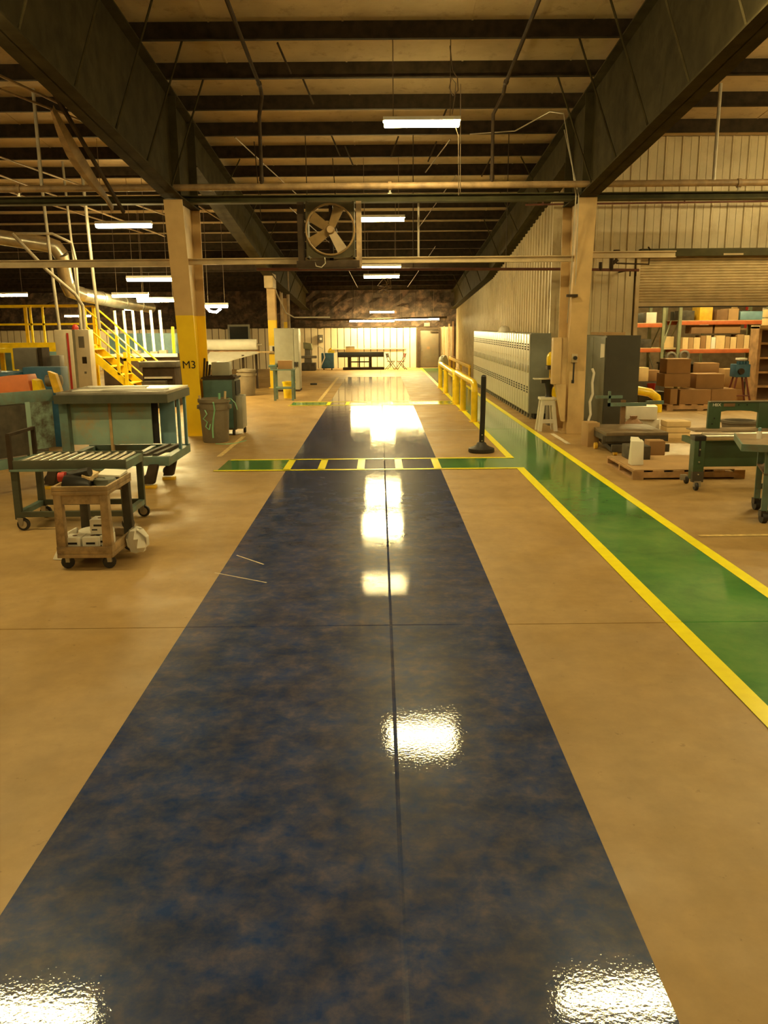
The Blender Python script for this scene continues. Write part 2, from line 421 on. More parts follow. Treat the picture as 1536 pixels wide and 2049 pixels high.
# ---------------------------------------------------------------- roof: deck and purlins
ce = T('ceiling', 'sloping roof of tan deck over dark purlins', None, (0, 0, 0), kind='structure')
DK = .21
def slab_roof(x0, x1, y0, y1, t=.05):
    b = B()
    lo = [(x0, y0, zr(y0) + DK), (x1, y0, zr(y0) + DK), (x1, y1, zr(y1) + DK), (x0, y1, zr(y1) + DK)]
    return b.hexa(lo, [(p[0], p[1], p[2] + t) for p in lo])
for x0, x1, y0, y1 in ((-22, 3.2, -7, 36), (3.2, 18, -7, 15.75)): slab_roof(x0, x1, y0, y1).build('roof_deck', 'deck', ce)
py = [11.06 - 1.24 * k for k in range(14, 0, -1)] + [11.06, 12.28, 13.5, 14.72, 15.98, 17.25, 18.6, 20.0, 21.28, 22.55, 23.85, 25.15, 26.45, 27.75, 29.05, 30.35, 31.65, 32.95, 34.25]
for y in py:
    z = zr(y); x1 = 14 if y < 15.6 else 3.12
    zp = [(y - .005, z + .012), (y - .005, z + DK), (y + .065, z + DK), (y + .065, z + DK - .012), (y + .005, z + DK - .012), (y + .005, z), (y - .06, z), (y - .06, z + .012)]
    B().prism(zp, 'x', -22, x1).build('purlin', 'purlin', ce)
# roof deck seams (battens running up the slope)
for x in [-5.8, -4.2, -2.0, -.4, 1.15, 2.6, 4.4, 6.2]:
    b = B(); y0, y1 = 3, (15.5 if x > 3 else 30)
    b.hexa([(x - .012, y0, zr(y0) + DK - .008), (x + .012, y0, zr(y0) + DK - .008), (x + .012, y1, zr(y1) + DK - .008), (x - .012, y1, zr(y1) + DK - .008)],
           [(x - .012, y0, zr(y0) + DK), (x + .012, y0, zr(y0) + DK), (x + .012, y1, zr(y1) + DK), (x - .012, y1, zr(y1) + DK)])
    b.build('deck_seam', 'deck', ce)
# ---------------------------------------------------------------- walls
def rib_panel(w, h, ribs, depth=.022):
    """ribbed sheet, outer face toward -Y, built at the origin: x 0..w, z 0..h"""
    pts = [(0, 0)]
    for c in ribs:
        pts += [(c - .028, 0), (c - .014, -depth), (c + .014, -depth), (c + .028, 0)]
    pts.append((w, 0))
    poly = pts + [(w, .02), (0, .02)]
    return B().prism(poly, 'z', 0, h)
def panel_wall(parent, mat, w, h, ribs, spots, rot, gap=.006):
    first = None
    for p in spots:
        if first is None:
            b = rib_panel(w - gap, h, ribs); og = root_org(parent); b.v = [tuple(Vector(q) + og) for q in b.v]; me = b.build('panel', mat, parent); first = me
        else:
            me = first.copy(); COL.objects.link(me)
        me.location = (Vector(p) - root_org(parent)) * S; me.rotation_euler = (0, 0, R(rot))
wr = T('wall_right', 'ribbed tan metal wall behind the lockers', None, (3.3, 25, 0), kind='structure')
B().hexa([(3.19, YP + .12, 0), (3.26, YP + .12, 0), (3.26, 35.2, 0), (3.19, 35.2, 0)], [(3.19, YP + .12, zr(YP) + DK), (3.26, YP + .12, zr(YP) + DK), (3.26, 35.2, zr(35.2) + DK), (3.19, 35.2, zr(35.2) + DK)]).build('backing', 'seam', wr)
for k in range(22):     # panels 0.9 wide; tops follow the roof slope
    y0 = YP + .9 * k; h = zr(y0 + .9) + DK - .01
    b = rib_panel(.894, h, [.15, .45, .75], .03); b.spin(-90, (0, 0, 0)); b.v = [(x + 3.17, y + y0 + .897, z) for x, y, z in b.v]
    b.build('panel', 'wall_tan', wr)
wp = T('wall_partition', 'ribbed tan metal cross wall with the roll-up door', None, (9, YP, 0), kind='structure')
DX0, DX1, DZ = 4.66, 9.4, 2.92
for x0, x1, z0, z1 in ((3.14, DX0, 0, 5.0), (DX0, DX1, DZ, 5.0), (DX1, 14.5, 0, 5.0)):
    B().box(x0, x1, YP + .02, YP + .1, z0, z1 - .1).build('backing', 'seam', wp)
hP = zr(YP) + DK - .01
B().box(3.09, 3.17, YP - .05, YP + .03, 0, hP).build('corner_trim', 'wall_tan', wp)
panel_wall(wp, 'wall_tan', .29, hP, [.145], [(3.14 + .29 * k, YP, 0) for k in range(5)], 0)
panel_wall(wp, 'wall_tan', .29, hP - DZ, [.145], [(3.14 + .29 * k, YP, DZ) for k in range(5, 22)], 0)
panel_wall(wp, 'wall_tan', .9, hP, [.15, .45, .75], [(DX1 + .05 + .9 * k, YP, 0) for k in range(5)], 0)
wb = T('wall_back', 'far wall of cream panels below dark stained insulation', None, (-9, 35.2, 0), kind='structure')
B().box(-22, 3.2, 35.22, 35.4, 0, 3.3).build('backing', 'seam', wb)
panel_wall(wb, 'wall_far', .27, 1.66, [], [(1.55 - .27 * k, 35.2, 0) for k in range(1, 84)], 0, .03)
panel_wall(wb, 'wall_far', .2, 1.66, [], [(2.48 + .2 * k, 35.2, 0) for k in range(3)], 0, .025)
b = B(); random.seed(3)
nx, nz = 90, 8; vs = []; fs = []
for j in range(nz + 1):
    for i in range(nx + 1):
        z = 1.66 + (3.2 - 1.66) * j / nz
        vs.append((-22 + 25.2 * i / nx, 35.18 - random.uniform(0, .16) * (0 < j), z + random.uniform(-.06, .05) * (j < nz)))
for j in range(nz):
    for i in range(nx): a = j * (nx + 1) + i; fs.append((a, a + 1, a + nx + 2, a + nx + 1))
b.add(vs, fs).build('insulation_blanket', 'insulation', wb)
B().box(-22, 1.5, 35.13, 35.2, 1.64, 1.69).build('wall_girt', 'dark_iron', wb)
for nm, a in (('wall_left', (-22.1, -22, -7, 36, 0, 7)), ('wall_front', (-22, 18, -7.1, -7, 0, 7)), ('wall_far_right', (14.5, 14.6, -7, YP, 0, 7))):
    B().box(*a).build(nm, 'plain_wall', kind='structure')
# store room behind the roll-up door
B().box(3.3, 14.5, 29, 29.1, 0, 4.6).build('wall_store_back', 'plain_wall', kind='structure')
B().box(14.5, 14.6, YP, 29, 0, 4.6).build('wall_store_right', 'plain_wall', kind='structure')
B().box(3.27, 14.5, YP + .1, 29, 4.6, 4.7).build('ceiling_store', 'plain_wall', kind='structure')
# far door
d1 = T('door_1', 'grey worn steel exit door in the far wall', None, (2.0, 35.1, 0), kind='structure')
B().box(1.68, 2.44, 35.1, 35.2, .02, 1.52).build('door_leaf', 'door_grey', d1, bev=.006)
b = B().box(1.58, 1.68, 35.06, 35.2, 0, 1.62).box(2.44, 2.5, 35.06, 35.2, 0, 1.62).box(1.68, 2.44, 35.06, 35.2, 1.52, 1.62); b.build('door_frame', 'dark_iron', d1)
B().box(2.1, 2.4, 35.04, 35.1, 1.42, 1.48).build('door_closer', 'dark_iron', d1)
B().lathe([(.03, 0), (.03, .07), (.045, .07), (.045, .1), (0, .1)], (1.75, 35.1, .72), 10, 'Y').turn(Matrix.Identity(4)).build('door_knob', 'steel', d1)
b = B().box(1.95, 2.08, 35.09, 35.1, .75, .85); b.build('door_plate', 'carton_dark', d1)
# ---------------------------------------------------------------- roll-up door
rd = T('rolling_door', 'half-raised ribbed steel roll-up door over the store room opening', 'roll-up door', ((DX0 + DX1) / 2, YP, 2.0))
poly = []
n = 18; z0, z1 = 2.07, 2.95
for k in range(n):
    a = z0 + (z1 - z0) * k / n; c = (z1 - z0) / n
    poly += [(YP + .045, a), (YP + .025, a + c * .25), (YP + .02, a + c * .5), (YP + .025, a + c * .75)]
poly += [(YP + .045, z1), (YP + .07, z1), (YP + .07, z0)]
B().prism(poly, 'x', DX0 + .02, DX1 - .02).build('curtain', 'beam_tan', rd)
B().box(DX0 + .02, DX1 - .02, YP - .01, YP + .08, 2.0, 2.07).build('bottom_bar', 'beam_tan', rd, bev=.006)
B().box(DX0 + .03, DX1 - .03, YP + .0, YP + .07, 1.98, 2.0).build('rubber_seal', 'black_rubber', rd)
B().box(DX0 - .02, DX1 + .02, YP - .16, YP - .01, 2.86, 2.99).build('hood', 'beam_olive', rd, bev=.01)
B().box(6.1, 6.45, YP - .165, YP - .155, 2.87, 2.9).build('hood_plate', 'beam_tan', rd)
for x in (DX0 - .05, DX1 - .02): B().box(x, x + .07, YP - .045, YP + .09, 0, 2.86).build('door_guide', 'beam_tan', rd)
# ---------------------------------------------------------------- steel columns and rafters
def column(x, yf0, yf1, yr, h, hw, label, mat='column_paint', t=.02):
    c = T('steel_column', label, 'column', (x, (yf0 + yr) / 2, 0))
    B().hexa([(x - hw, yf0, 0), (x + hw, yf0, 0), (x + hw, yf0 + t, 0), (x - hw, yf0 + t, 0)],
             [(x - hw, yf1, h), (x + hw, yf1, h), (x + hw, yf1 + t, h), (x - hw, yf1 + t, h)]).build('front_flange', mat, c)
    B().box(x - hw, x + hw, yr - t, yr, 0, h).build('rear_flange', mat, c)
    B().hexa([(x - .008, yf0 + t, 0), (x + .008, yf0 + t, 0), (x + .008, yr - t, 0), (x - .008, yr - t, 0)],
             [(x - .008, yf1 + t, h), (x + .008, yf1 + t, h), (x + .008, yr - t, h), (x - .008, yr - t, h)]).build('web', mat, c)
    B().box(x - hw - .04, x + hw + .04, yf0 - .05, yr + .05, 0, .015).build('base_plate', mat, c)
    return c
cl = column(XL, 13.45, 12.78, 14.02, 3.5, .135, 'tapered steel column painted tan above yellow and marked M3')
sl = math.atan2(13.45 - 12.78, 3.5)
ym3 = 13.45 - (13.45 - 12.78) * 1.13 / 3.5
text('M3', .17, 'text_black', 'lettering', cl, (XL - .0, ym3 - .006, 1.13), Matrix.Rotation(R(90) + sl, 3, 'X'))
MATS['column_tan'] = M('column_tan', (.54, .375, .18), .5, var=.13, scale=3, world=True)
cr = column(XR, 13.4, 12.9, 14.0, 3.5, .135, 'tapered tan steel column beside the grey cabinet', 'column_tan')
B().box(2.70, 2.83, 13.25, 13.4, .78, 1.5).build('cover_box', 'column_tan', cr, bev=.01)
B().hexa([(2.88, 13.25, .2), (2.92, 13.25, .2), (2.92, 13.4, .2), (2.88, 13.4, .2)], [(2.76, 13.25, .78), (2.92, 13.25, .78), (2.92, 13.4, .78), (2.76, 13.4, .78)]).build('cover_gusset', 'column_tan', cr)
B().box(2.83, 2.93, 13.28, 13.4, .78, 1.5).build('cover_side', 'column_tan', cr)
B().box(XR - .1, XR + .16, 13.26, 13.36, 0, 1.55).build('cover_plate', 'column_tan', cr, bev=.006)
c2 = column(-2.99, 24.1, 24.0, 24.35, 2.95, .11, 'far yellow and tan column beside the grey electrical cabinet')
B().box(-3.08, -2.9, 24.06, 24.09, .95, 1.22).build('notice', 'white_paper', c2)
B().box(-3.0, -2.93, 24.05, 24.06, 1.0, 1.16).build('notice_picture', 'text_black', c2)
column(-3.72, 34.3, 34.3, 34.6, 2.8, .1, 'yellow column foot close to the far wall behind the grey machine')
def rafter(x, secs, label, hw=.135, t=.02):
    """I-section rafter; secs = [(y, z_bottom, z_top)...]"""
    r = T('roof_rafter', label, 'rafter', (x, secs[0][0], secs[0][1]))
    for (ya, ba, ta), (yb, bb, tb) in zip(secs[:-1], secs[1:]):
        B().hexa([(x - .008, ya, ba), (x + .008, ya, ba), (x + .008, yb, bb), (x - .008, yb, bb)],
                 [(x - .008, ya, ta), (x + .008, ya, ta), (x + .008, yb, tb), (x - .008, yb, tb)]).build('web', 'rafter', r)
        for z0, z1, nm in ((ba, bb, 'bottom_flange'), (ta - t, tb - t, 'top_flange')):
            B().hexa([(x - hw, ya, z0), (x + hw, ya, z0), (x + hw, yb, z1), (x - hw, yb, z1)],
                     [(x - hw, ya, z0 + t), (x + hw, ya, z0 + t), (x + hw, yb, z1 + t), (x - hw, yb, z1 + t)]).build(nm, 'rafter', r)
    return r
for x, nm in ((XL, 'left'), (XR, 'right')):
    col = 'dark deep steel rafter running over the %s column toward the camera' % nm
    r = rafter(x, [(-6.9, zr(-6.9) - 1.38, zr(-6.9)), (12.78, zr(12.78) - 1.38, zr(12.78)), (14.02, 3.5, zr(14.02))], col)
    for y in (12.8, 14.0):       # stiffeners over the column
        B().box(x - .12, x + .12, y - .01, y + .01, 3.52, zr(y)).build('stiffener', 'rafter', r)
    s = -1 if x > 0 else 1
    for y in [p for p in py if -3 < p < 13]:      # flange braces from purlin to bottom flange
        B().tube((x + s * .62, y + .03, zr(y) + .02), (x + s * .1, y + .03, zr(y) - 1.36), .014, 5).build('flange_brace', 'rafter', r)
    r2 = rafter(x, [(14.02, 4.15, zr(14.02)), (24.0, 2.95, zr(24))], 'tapering steel rafter beyond the %s column over the aisle' % nm)
    for y in (16.0, 18.6, 21.3):
        B().tube((x + s * .5, y, zr(y)), (x + s * .1, y, 4.15 - (y - 14.02) * .12), .012, 5).build('flange_brace', 'rafter', r2)
    r3 = rafter(x, [(24.0, 2.95, zr(24)), (35.0, 2.35, zr(35))], 'farthest steel rafter on the %s ending at the far wall' % nm)
    for y in (25.1, 27.7, 30.3):
        B().tube((x + s * .45, y, zr(y)), (x + s * .1, y, 2.95 - (y - 24) * .055), .012, 5).build('flange_brace', 'rafter', r3)
B().box(XL - .12, XL + .12, 23.3, 24.05, 2.72, 3.1).build('knee_bracket', 'beam_tan', label='pale grey knee box where the left rafter meets the far column', cat='bracket', bev=.02)
# ---------------------------------------------------------------- beams between the columns
def beam(x0, x1, y, z0, z1, mat, label, d=.08):
    t = .015
    poly = [(y - d, z0), (y + d, z0), (y + d, z0 + t), (y + .008, z0 + t), (y + .008, z1 - t), (y + d, z1 - t), (y + d, z1), (y - d, z1), (y - d, z1 - t), (y - .008, z1 - t), (y - .008, z0 + t), (y - d, z0 + t)]
    return B().prism(poly, 'x', x0, x1).build('cross_beam', mat, label=label, cat='beam')
beam(XL + .02, XR - .02, 13.5, 2.645, 2.735, 'beam_tan', 'tan cross beam between the two columns behind the big fan', .05)
beam(-9.5, XL - .02, 13.5, 2.62, 2.73, 'beam_tan', 'tan cross beam left of the M3 column', .05)
beam(XR + .02, 4.62, 13.6, 2.70, 2.8, 'beam_tan', 'short tan cross beam right of the right column', .05)
beam(-9.5, 9.5, 13.4, 3.52, 3.63, 'beam_olive', 'olive green beam across the column tops behind the pipe', .09)
beam(-9, 3.15, 24.2, 3.2, 3.42, 'dark_iron', 'dark girder across the hall at the far columns', .09)
# ---------------------------------------------------------------- pipes
def pipe(name, pts, r, mat, label, n=10, cat='pipe', flanges=()):
    p = T(name, label, cat, pts[0])
    B().path(pts, r, n).build('pipe_run', mat, p, smooth=True)
    for a, d in flanges:
        a = Vector(a); d = Vector(d).normalized()
        B().tube(a - d * .025, a + d * .025, r * 1.35, 10).build('coupling', mat, p, smooth=True)
    return p
PZ = 3.625
mp = pipe('sprinkler_main', [(-9, 12.55, PZ - .005), (0, 12.55, PZ), (9, 12.55, PZ + .01)], .046, 'pipe_tan', 'long tan sprinkler main crossing in front of both columns',
          flanges=[((x, 12.55, PZ), (1, 0, 0)) for x in (-5.05, .17, 5.1)])
for x in (.17, -5.05, 5.1):
    B().tube((x, 12.55, PZ), (x, 12.55, PZ - .09), .018, 8).tube((x, 12.55, PZ - .09), (x, 12.55, PZ - .1), .03, 8).build('sprinkler_head', 'steel', mp)
for x, lab in ((-1.57, 'left'), (1.73, 'right')):
    xx = x + (-.06 if x < 0 else -.12)
    pipe('sprinkler_branch', [(x, -4, zr(-4) - .09), (x, 12.3, zr(12.3) - .09), (x, 12.45, zr(12.4) - .16), (xx, 12.55, 4.55), (xx, 12.55, PZ + .03)], .026, 'dark_iron',
         '%s sprinkler branch pipe running down the roof slope and dropping to the main' % lab, 8, flanges=[((x, 12.2, zr(12.2) - .083), (0, 1, -.085)), ((xx, 12.55, PZ + .1), (0, 0, 1))])
for x, lab in ((-4.72, 'left of the M3 column'), (4.74, 'right of the right column')):
    pipe('pipe_hanger', [(x, 12.55, zr(12.55)), (x, 12.55, PZ + .03)], .026, 'conduit', 'vertical drop pipe meeting the sprinkler main ' + lab, 8)
pipe('hanging_wire', [(1.15, 12.5, zr(12.5)), (1.16, 12.5, PZ - .1)], .006, 'wire', 'thin bright wire hanging past the sprinkler main', 5, 'wire')
for x, y, lab in ((-2.0, 15.0, 'left'), (-.75, 16.0, 'right')):
    pipe('hanging_wire', [(x - .05, y, zr(y)), (x + .02, y, 3.45)], .008, 'dark_iron', '%s of two dark rods hanging behind the sprinkler main' % lab, 5, 'wire')
pipe('drop_pipe', [(.62, 13.5, 3.52), (.62, 13.5, 2.73)], .016, 'conduit', 'thin upright pipe standing on the cross beam right of the fan', 8)
vp = pipe('branch_pipe', [(-2.1, 15.05, 2.67), (3.1, 15.05, 2.63), (4.5, 15.05, 2.6)], .024, 'pipe_red', 'dark thin pipe crossing at head of the cross wall with a valve', 8)
b = B().tube((4.02, 15.05, 2.6), (4.02, 15.05, 2.86), .035, 8).tube((4.02, 15.05, 2.7), (4.12, 15.05, 2.78), .03, 8).tube((4.1, 15.05, 2.76), (4.1, 15.05, 2.92), .022, 8).lathe([(.06, 0), (.06, .02), (0, .02)], (4.1, 15.05, 2.92), 10)
b.build('valve', 'dark_iron', vp, smooth=True)
B().tube((3.83, 15.05, 2.6), (3.83, 15.05, 2.74), .03, 8).build('fitting', 'dark_iron', vp)
B().path([(4.1, 15.05, 2.72), (4.68, 15.1, 2.7), (4.72, 15.2, 2.95), (4.72, 15.3, 3.0)], .014, 8).build('valve_line', 'dark_iron', vp, smooth=True)
for x in (-1.2, .6, 2.2): B().tube((x, 15.05, 2.65), (x, 15.05, zr(15.05) + DK), .008, 5).build('hanger_rod', 'dark_iron', vp)
B().tube((4.3, 15.05, 2.6), (4.3, YP - .02, 2.6), .015, 6).build('wall_bracket', 'dark_iron', vp)
for x in (4.35, 4.45, 3.55): B().tube((x, 15.05, 2.6), (x, 15.05, 2.5), .012, 6).build('drip_nipple', 'dark_iron', vp)
rp2 = pipe('wall_pipe', [(2.55, 15.3, 3.72), (3.06, 15.3, 3.725), (9, 15.3, 3.76)], .016, 'pipe_red', 'thin rust-red pipe along the upper cross wall', 8)
for x in (2.85, 5.3, 7.5): B().tube((x, 15.3, 3.72), (x, 15.3, 3.82), .014, 6).build('pipe_clip', 'pipe_red', rp2)
fp = pipe('far_pipe', [(-3.2, 32.95, 1.98), (-2.0, 32.95, 1.93), (2.6, 32.95, 2.0)], .035, 'dark_iron', 'dark pipe crossing low in front of the far wall', 8)
for x in (-2.6, -1.0, 1.4): B().tube((x, 32.95, 1.95), (x, 32.95, zr(32.95) + .01), .008, 5).build('hanger_rod', 'dark_iron', fp)
pipe('bent_conduit', [(-2.9, 24.32, 2.75), (-2.88, 24.6, 2.6), (-2.75, 25.5, 2.1), (-2.55, 26.0, 1.97), (-1.5, 26.4, 1.97)], .02, 'conduit', 'bent conduit beside the far left column', 8)
for k, (x, y) in enumerate(((-3.1, 27.6), (-2.95, 28.2))):
    pipe('riser_pipe', [(x, y, 0), (x, y, zr(y))], .05, 'pipe_tan', '%s riser pipe behind the grey electrical cabinet' % ('left' if k == 0 else 'right'), 8)
b = T('cable_conduit', 'thin conduit looping over the right rafter and down the right column', 'conduit', (2.6, 13.2, 4.6))
B().path([(1.5, 14.6, 4.72), (2.2, 14.4, 4.72), (2.6, 13.6, 4.82), (2.72, 13.2, 4.7), (2.78, 12.75, 3.9), (2.84, 12.72, 3.5), (2.9, 13.1, 2.4), (2.9, 13.25, 1.72)], .009, 6).build('cable', 'conduit', b, smooth=True)
B().path([(2.76, 13.3, 4.5), (2.88, 12.72, 3.5), (2.96, 13.05, 2.4), (2.96, 13.22, 1.72)], .009, 6).build('cable', 'conduit', b, smooth=True)
B().box(2.84, 3.0, 13.04, 13.12, 2.1, 2.14).build('cable_clamp', 'dark_iron', b)
# roof-plane bracing rods
for k, (x0, y0, x1, y1) in enumerate(((-2.3, 14.6, -1.5, 19.5), (-1.95, 19.6, -1.3, 24), (-1.1, 26, -.8, 33), (1.0, 22, 1.5, 17), (1.6, 24.5, 1.1, 33), (.9, 16.8, 1.2, 14.8))):
    pipe('bracing_rod', [(x0, y0, zr(y0) - .05), (x1, y1, zr(y1) - .05)], .01, 'wire',
         ['thin bracing rod under the roof left of the first ceiling light', 'thin bracing rod under the roof left of the big fan', 'thin bracing rod under the roof near the far wall on the left',
          'thin bracing rod under the roof right of the second ceiling light', 'thin bracing rod under the roof near the far wall on the right', 'short bracing rod behind the first ceiling light'][k], 5, 'rod')
# short dark flange struts hanging from purlins
for k, (x, y) in enumerate(((-1.0, 12.3), (-.75, 14.8), (-.55, 15.4), (.35, 14.9), (1.0, 15.2), (1.05, 13.5), (-1.2, 11.2), (2.05, 16.2))):
    B().tube((x, y, zr(y) + .03), (x + .12 * (1 if x < 0 else -1), y + .35, zr(y) - .22), .014, 5).build('purlin_strut', 'dark_iron',
        label='small dark strut below the roof purlins, %s of eight' % ORD[k], cat='strut', group='purlin struts')
# left bay: run of conduits and cable trays along the roof
for k, (x0, y0, x1, y1, dz) in enumerate(((-5.6, 9, -3.4, 13.5, .5), (-4.9, 8, -3.3, 12.5, .7), (-5.9, 13, -4.1, 18, .6), (-6.3, 12.5, -4.6, 19, .75), (-7.4, 14, -5.3, 20, .5), (-4.0, 16, -3.3, 21, .3))):
    pipe('ceiling_conduit', [(x0, y0, zr(y0) - dz), (x1, y1, zr(y1) - dz)], .015, 'pipe_tan', 'slanting ceiling conduit over the left bay, %s of six' % ORD[k], 6, 'conduit')
# spare hanging curved cover near the left rafter
b = T('hanging_cover', 'curved dusty sheet metal cover hanging under the left rafter', 'cover', (-3.6, 9.6, 3.3))
pts = []
for k in range(9):
    t = k / 8; pts.append((9.7 + 1.9 * t, 3.98 - .78 * t, .085 * math.sin(math.pi * min(1, t * 1.15)) + .025))
vs = []; fs = []
for y, z, wd in pts: vs += [(-3.45, y, z + .05), (-3.45 - wd * .5, y, z - wd * .5), (-3.45 - wd * 1.4, y, z - wd * .25), (-3.45 - wd * 1.2, y, z + .03)]
for i in range(8):
    for j in range(3): fs.append((i * 4 + j, i * 4 + j + 1, i * 4 + j + 5, i * 4 + j + 4))
B().add(vs, fs).build('shell', 'pipe_tan', b, smooth=True)
B().path([(-3.36, 9.5, 4.1), (-3.36, 11.7, 3.2)], .03, 6).build('rail', 'dark_iron', b)
# ---------------------------------------------------------------- wall fan
FX, FY, FZ, FR = -.745, 13.1, 3.10, .36
fan = T('exhaust_fan', 'large square-framed industrial fan with four tan blades over the aisle', 'fan', (FX, FY, 2.62))
x0, x1, z0, z1 = -1.06, -.36, 2.7, 3.5
FX = (x0 + x1) / 2
n = 32; ring = [(FX + FR * math.cos(2 * math.pi * k / n), FZ + FR * math.sin(2 * math.pi * k / n)) for k in range(n)]
def sqp(k):
    t = 2 * math.pi * k / n; c, s_ = math.cos(t), math.sin(t); m = 1 / max(abs(c) / (x1 - FX + .001), abs(s_) / (.42))
    return (FX + c * m, max(z0, min(z1, FZ + s_ * m)))
vs = []; fs = []
for yy in (FY - .02, FY + .02):
    vs += [(p[0], yy, p[1]) for p in ring]; vs += [(q[0], yy, q[1]) for q in map(sqp, range(n))]
for k in range(n):
    k2 = (k + 1) % n
    fs += [(k, k2, n + k2, n + k), (2 * n + k, 3 * n + k, 3 * n + k2, 2 * n + k2), (k, 2 * n + k, 2 * n + k2, k2), (n + k, n + k2, 3 * n + k2, 3 * n + k)]
B().add(vs, fs).build('panel', 'fan_panel', fan)
B().path([(p[0], FY - .03, p[1]) for p in ring], .016, 6, closed=True).build('orifice_ring', 'fan_blade', fan, smooth=True)
for a in (68, 146, 214, 302):
    b = B(); b.add([(.05, -.03, -.055), (.34, -.045, -.085), (.34, .03, .075), (.05, .02, .055), (.05, -.018, -.055), (.34, -.033, -.085), (.34, .042, .075), (.05, .032, .055)],
                   [(0, 1, 2, 3), (4, 7, 6, 5), (0, 4, 5, 1), (1, 5, 6, 2), (2, 6, 7, 3), (3, 7, 4, 0)])
    b.turn(Matrix.Translation((FX, FY, FZ)) @ Matrix.Rotation(R(-a), 4, 'Y'))
    b.build('blade', 'fan_blade', fan)
B().lathe([(0, -.07), (.05, -.07), (.065, -.03), (.065, .08), (0, .08)], (FX, FY, FZ), 14, 'Y').build('hub', 'pipe_tan', fan, smooth=True)
B().lathe([(0, .1), (.09, .1), (.09, .32), (.05, .36), (0, .36)], (FX, FY, FZ), 14, 'Y').build('motor', 'dark_iron', fan, smooth=True)
B().box(FX - .03, FX + .03, FY + .2, FY + .26, 2.66, 3.5).build('motor_mount', 'dark_iron', fan)
b = B().box(x0 - .01, x0 + .02, FY - .03, FY + .3, z0, z1).box(x1 - .02, x1 + .01, FY - .03, FY + .3, z0, z1).box(x0, x1, FY - .03, FY + .3, z1 - .02, z1 + .01); b.build('housing', 'fan_panel', fan)
B().box(-1.2, -1.1, FY + .02, FY + .1, 2.6, 3.5).build('support_post', 'dark_iron', fan)
B().box(-.325, -.245, FY - .02, FY + .04, 2.55, 3.5).build('support_post', 'pipe_tan', fan)
B().box(-1.22, -.28, FY - .05, FY + .3, 2.56, 2.66).build('shelf', 'dark_iron', fan, bev=.008)
B().path([(-.95, FY - .04, 2.66), (-.93, FY - .05, 2.58), (-.85, FY - .06, 2.56), (-.79, FY - .05, 2.62), (-.8, FY - .04, 2.7)], .008, 5).build('cable', 'conduit', fan, smooth=True)
# ---------------------------------------------------------------- fluorescent lights
def fixture(x, y, z, L, label, glow='tube_glow', wires=True, wf=.38, w=.075, h=.06, top=None, grp='fluorescent lights'):
    f = T('fluorescent_light', label, 'ceiling light', (x, y, z), grp)
    B().prism([(y - w * .7, z), (y + w * .7, z), (y + w, z + h * .5), (y + w, z + h), (y - w, z + h), (y - w, z + h * .5)], 'x', x - L / 2, x + L / 2).build('diffuser', glow, f)
    B().prism([(y - w * 1.05, z + h), (y + w * 1.05, z + h), (y + w * .6, z + h + .05), (y - w * .6, z + h + .05)], 'x', x - L / 2 - .015, x + L / 2 + .015).build('housing', 'white_enamel', f)
    if wires:
        zt = zr(y) + DK if top is None else top
        for s in (-1, 1): B().tube((x + s * L * wf, y, z + h + .05), (x + s * L * wf, y, zt), .005, 4).build('hanger_wire', 'wire', f)
    return f
f1 = fixture(.555, 11.25, 4.12, .93, 'nearest lit fluorescent light hanging over the blue lane')
B().path([(.9, 11.25, zr(11.25)), (.93, 11.22, 4.75), (.99, 11.2, 4.66), (1.0, 11.2, 4.52), (.94, 11.2, 4.46), (.89, 11.2, 4.55), (.92, 11.2, 4.66), (.97, 11.2, 4.6), (.96, 11.2, 4.45), (.93, 11.22, 4.25)], .007, 5).build('power_cord', 'wire', f1, smooth=True)
B().path([(.96, 11.2, 4.14), (.99, 11.2, 4.05), (1.01, 11.2, 4.0), (1.02, 11.2, 3.3)], .005, 5).build('pull_cord', 'wire', f1, smooth=True)
fixture(.065, 16.6, 3.62, .85, 'lit fluorescent light just right of the big fan')
fixture(.045, 19.6, 2.94, .9, 'upper of two close lit fluorescent lights below the cross beam')
fixture(.08, 23.7, 2.97, .95, 'lower of two close lit fluorescent lights below the cross beam')
fixture(.12, 32.8, 2.18, .92, 'small lit fluorescent light high near the far wall')
fixture(-.28, 34.4, 1.86, 1.78, 'long lit fluorescent light flooding the far wall panels')
fixture(1.52, 34.4, 1.91, 1.75, 'long lit fluorescent light above the far exit door')
fixture(-4.46, 15.5, 3.42, .95, 'lit fluorescent light high left of the M3 column')
fixture(-4.72, 18.0, 2.64, .92, 'lit fluorescent light left of the M3 column below the cross beam')
fixture(-10.2, 24.0, 2.58, .95, 'lit fluorescent light at the left picture edge above the walkway rail')
fixture(-5.72, 20.0, 2.39, .8, 'lit fluorescent light over the row of white posts, left one')
fixture(-5.2, 20.4, 2.29, .93, 'lit fluorescent light over the row of white posts, right one')
fixture(-7.73, 28.0, 2.26, .95, 'small lit fluorescent light seen between the white posts')
fixture(-11.5, 33.0, 2.13, .95, 'small far lit fluorescent light behind the yellow walkway rail')
fb = fixture(-3.75, 20.0, 2.14, .5, 'small lit lamp with a drooping reflector right of the M3 column')
B().path([(-4.0, 19.95, 2.2), (-3.9, 19.95, 2.06), (-3.75, 19.95, 2.04), (-3.65, 19.95, 2.12)], .03, 6).build('drooping_tube', 'tube_glow', fb, smooth=True)
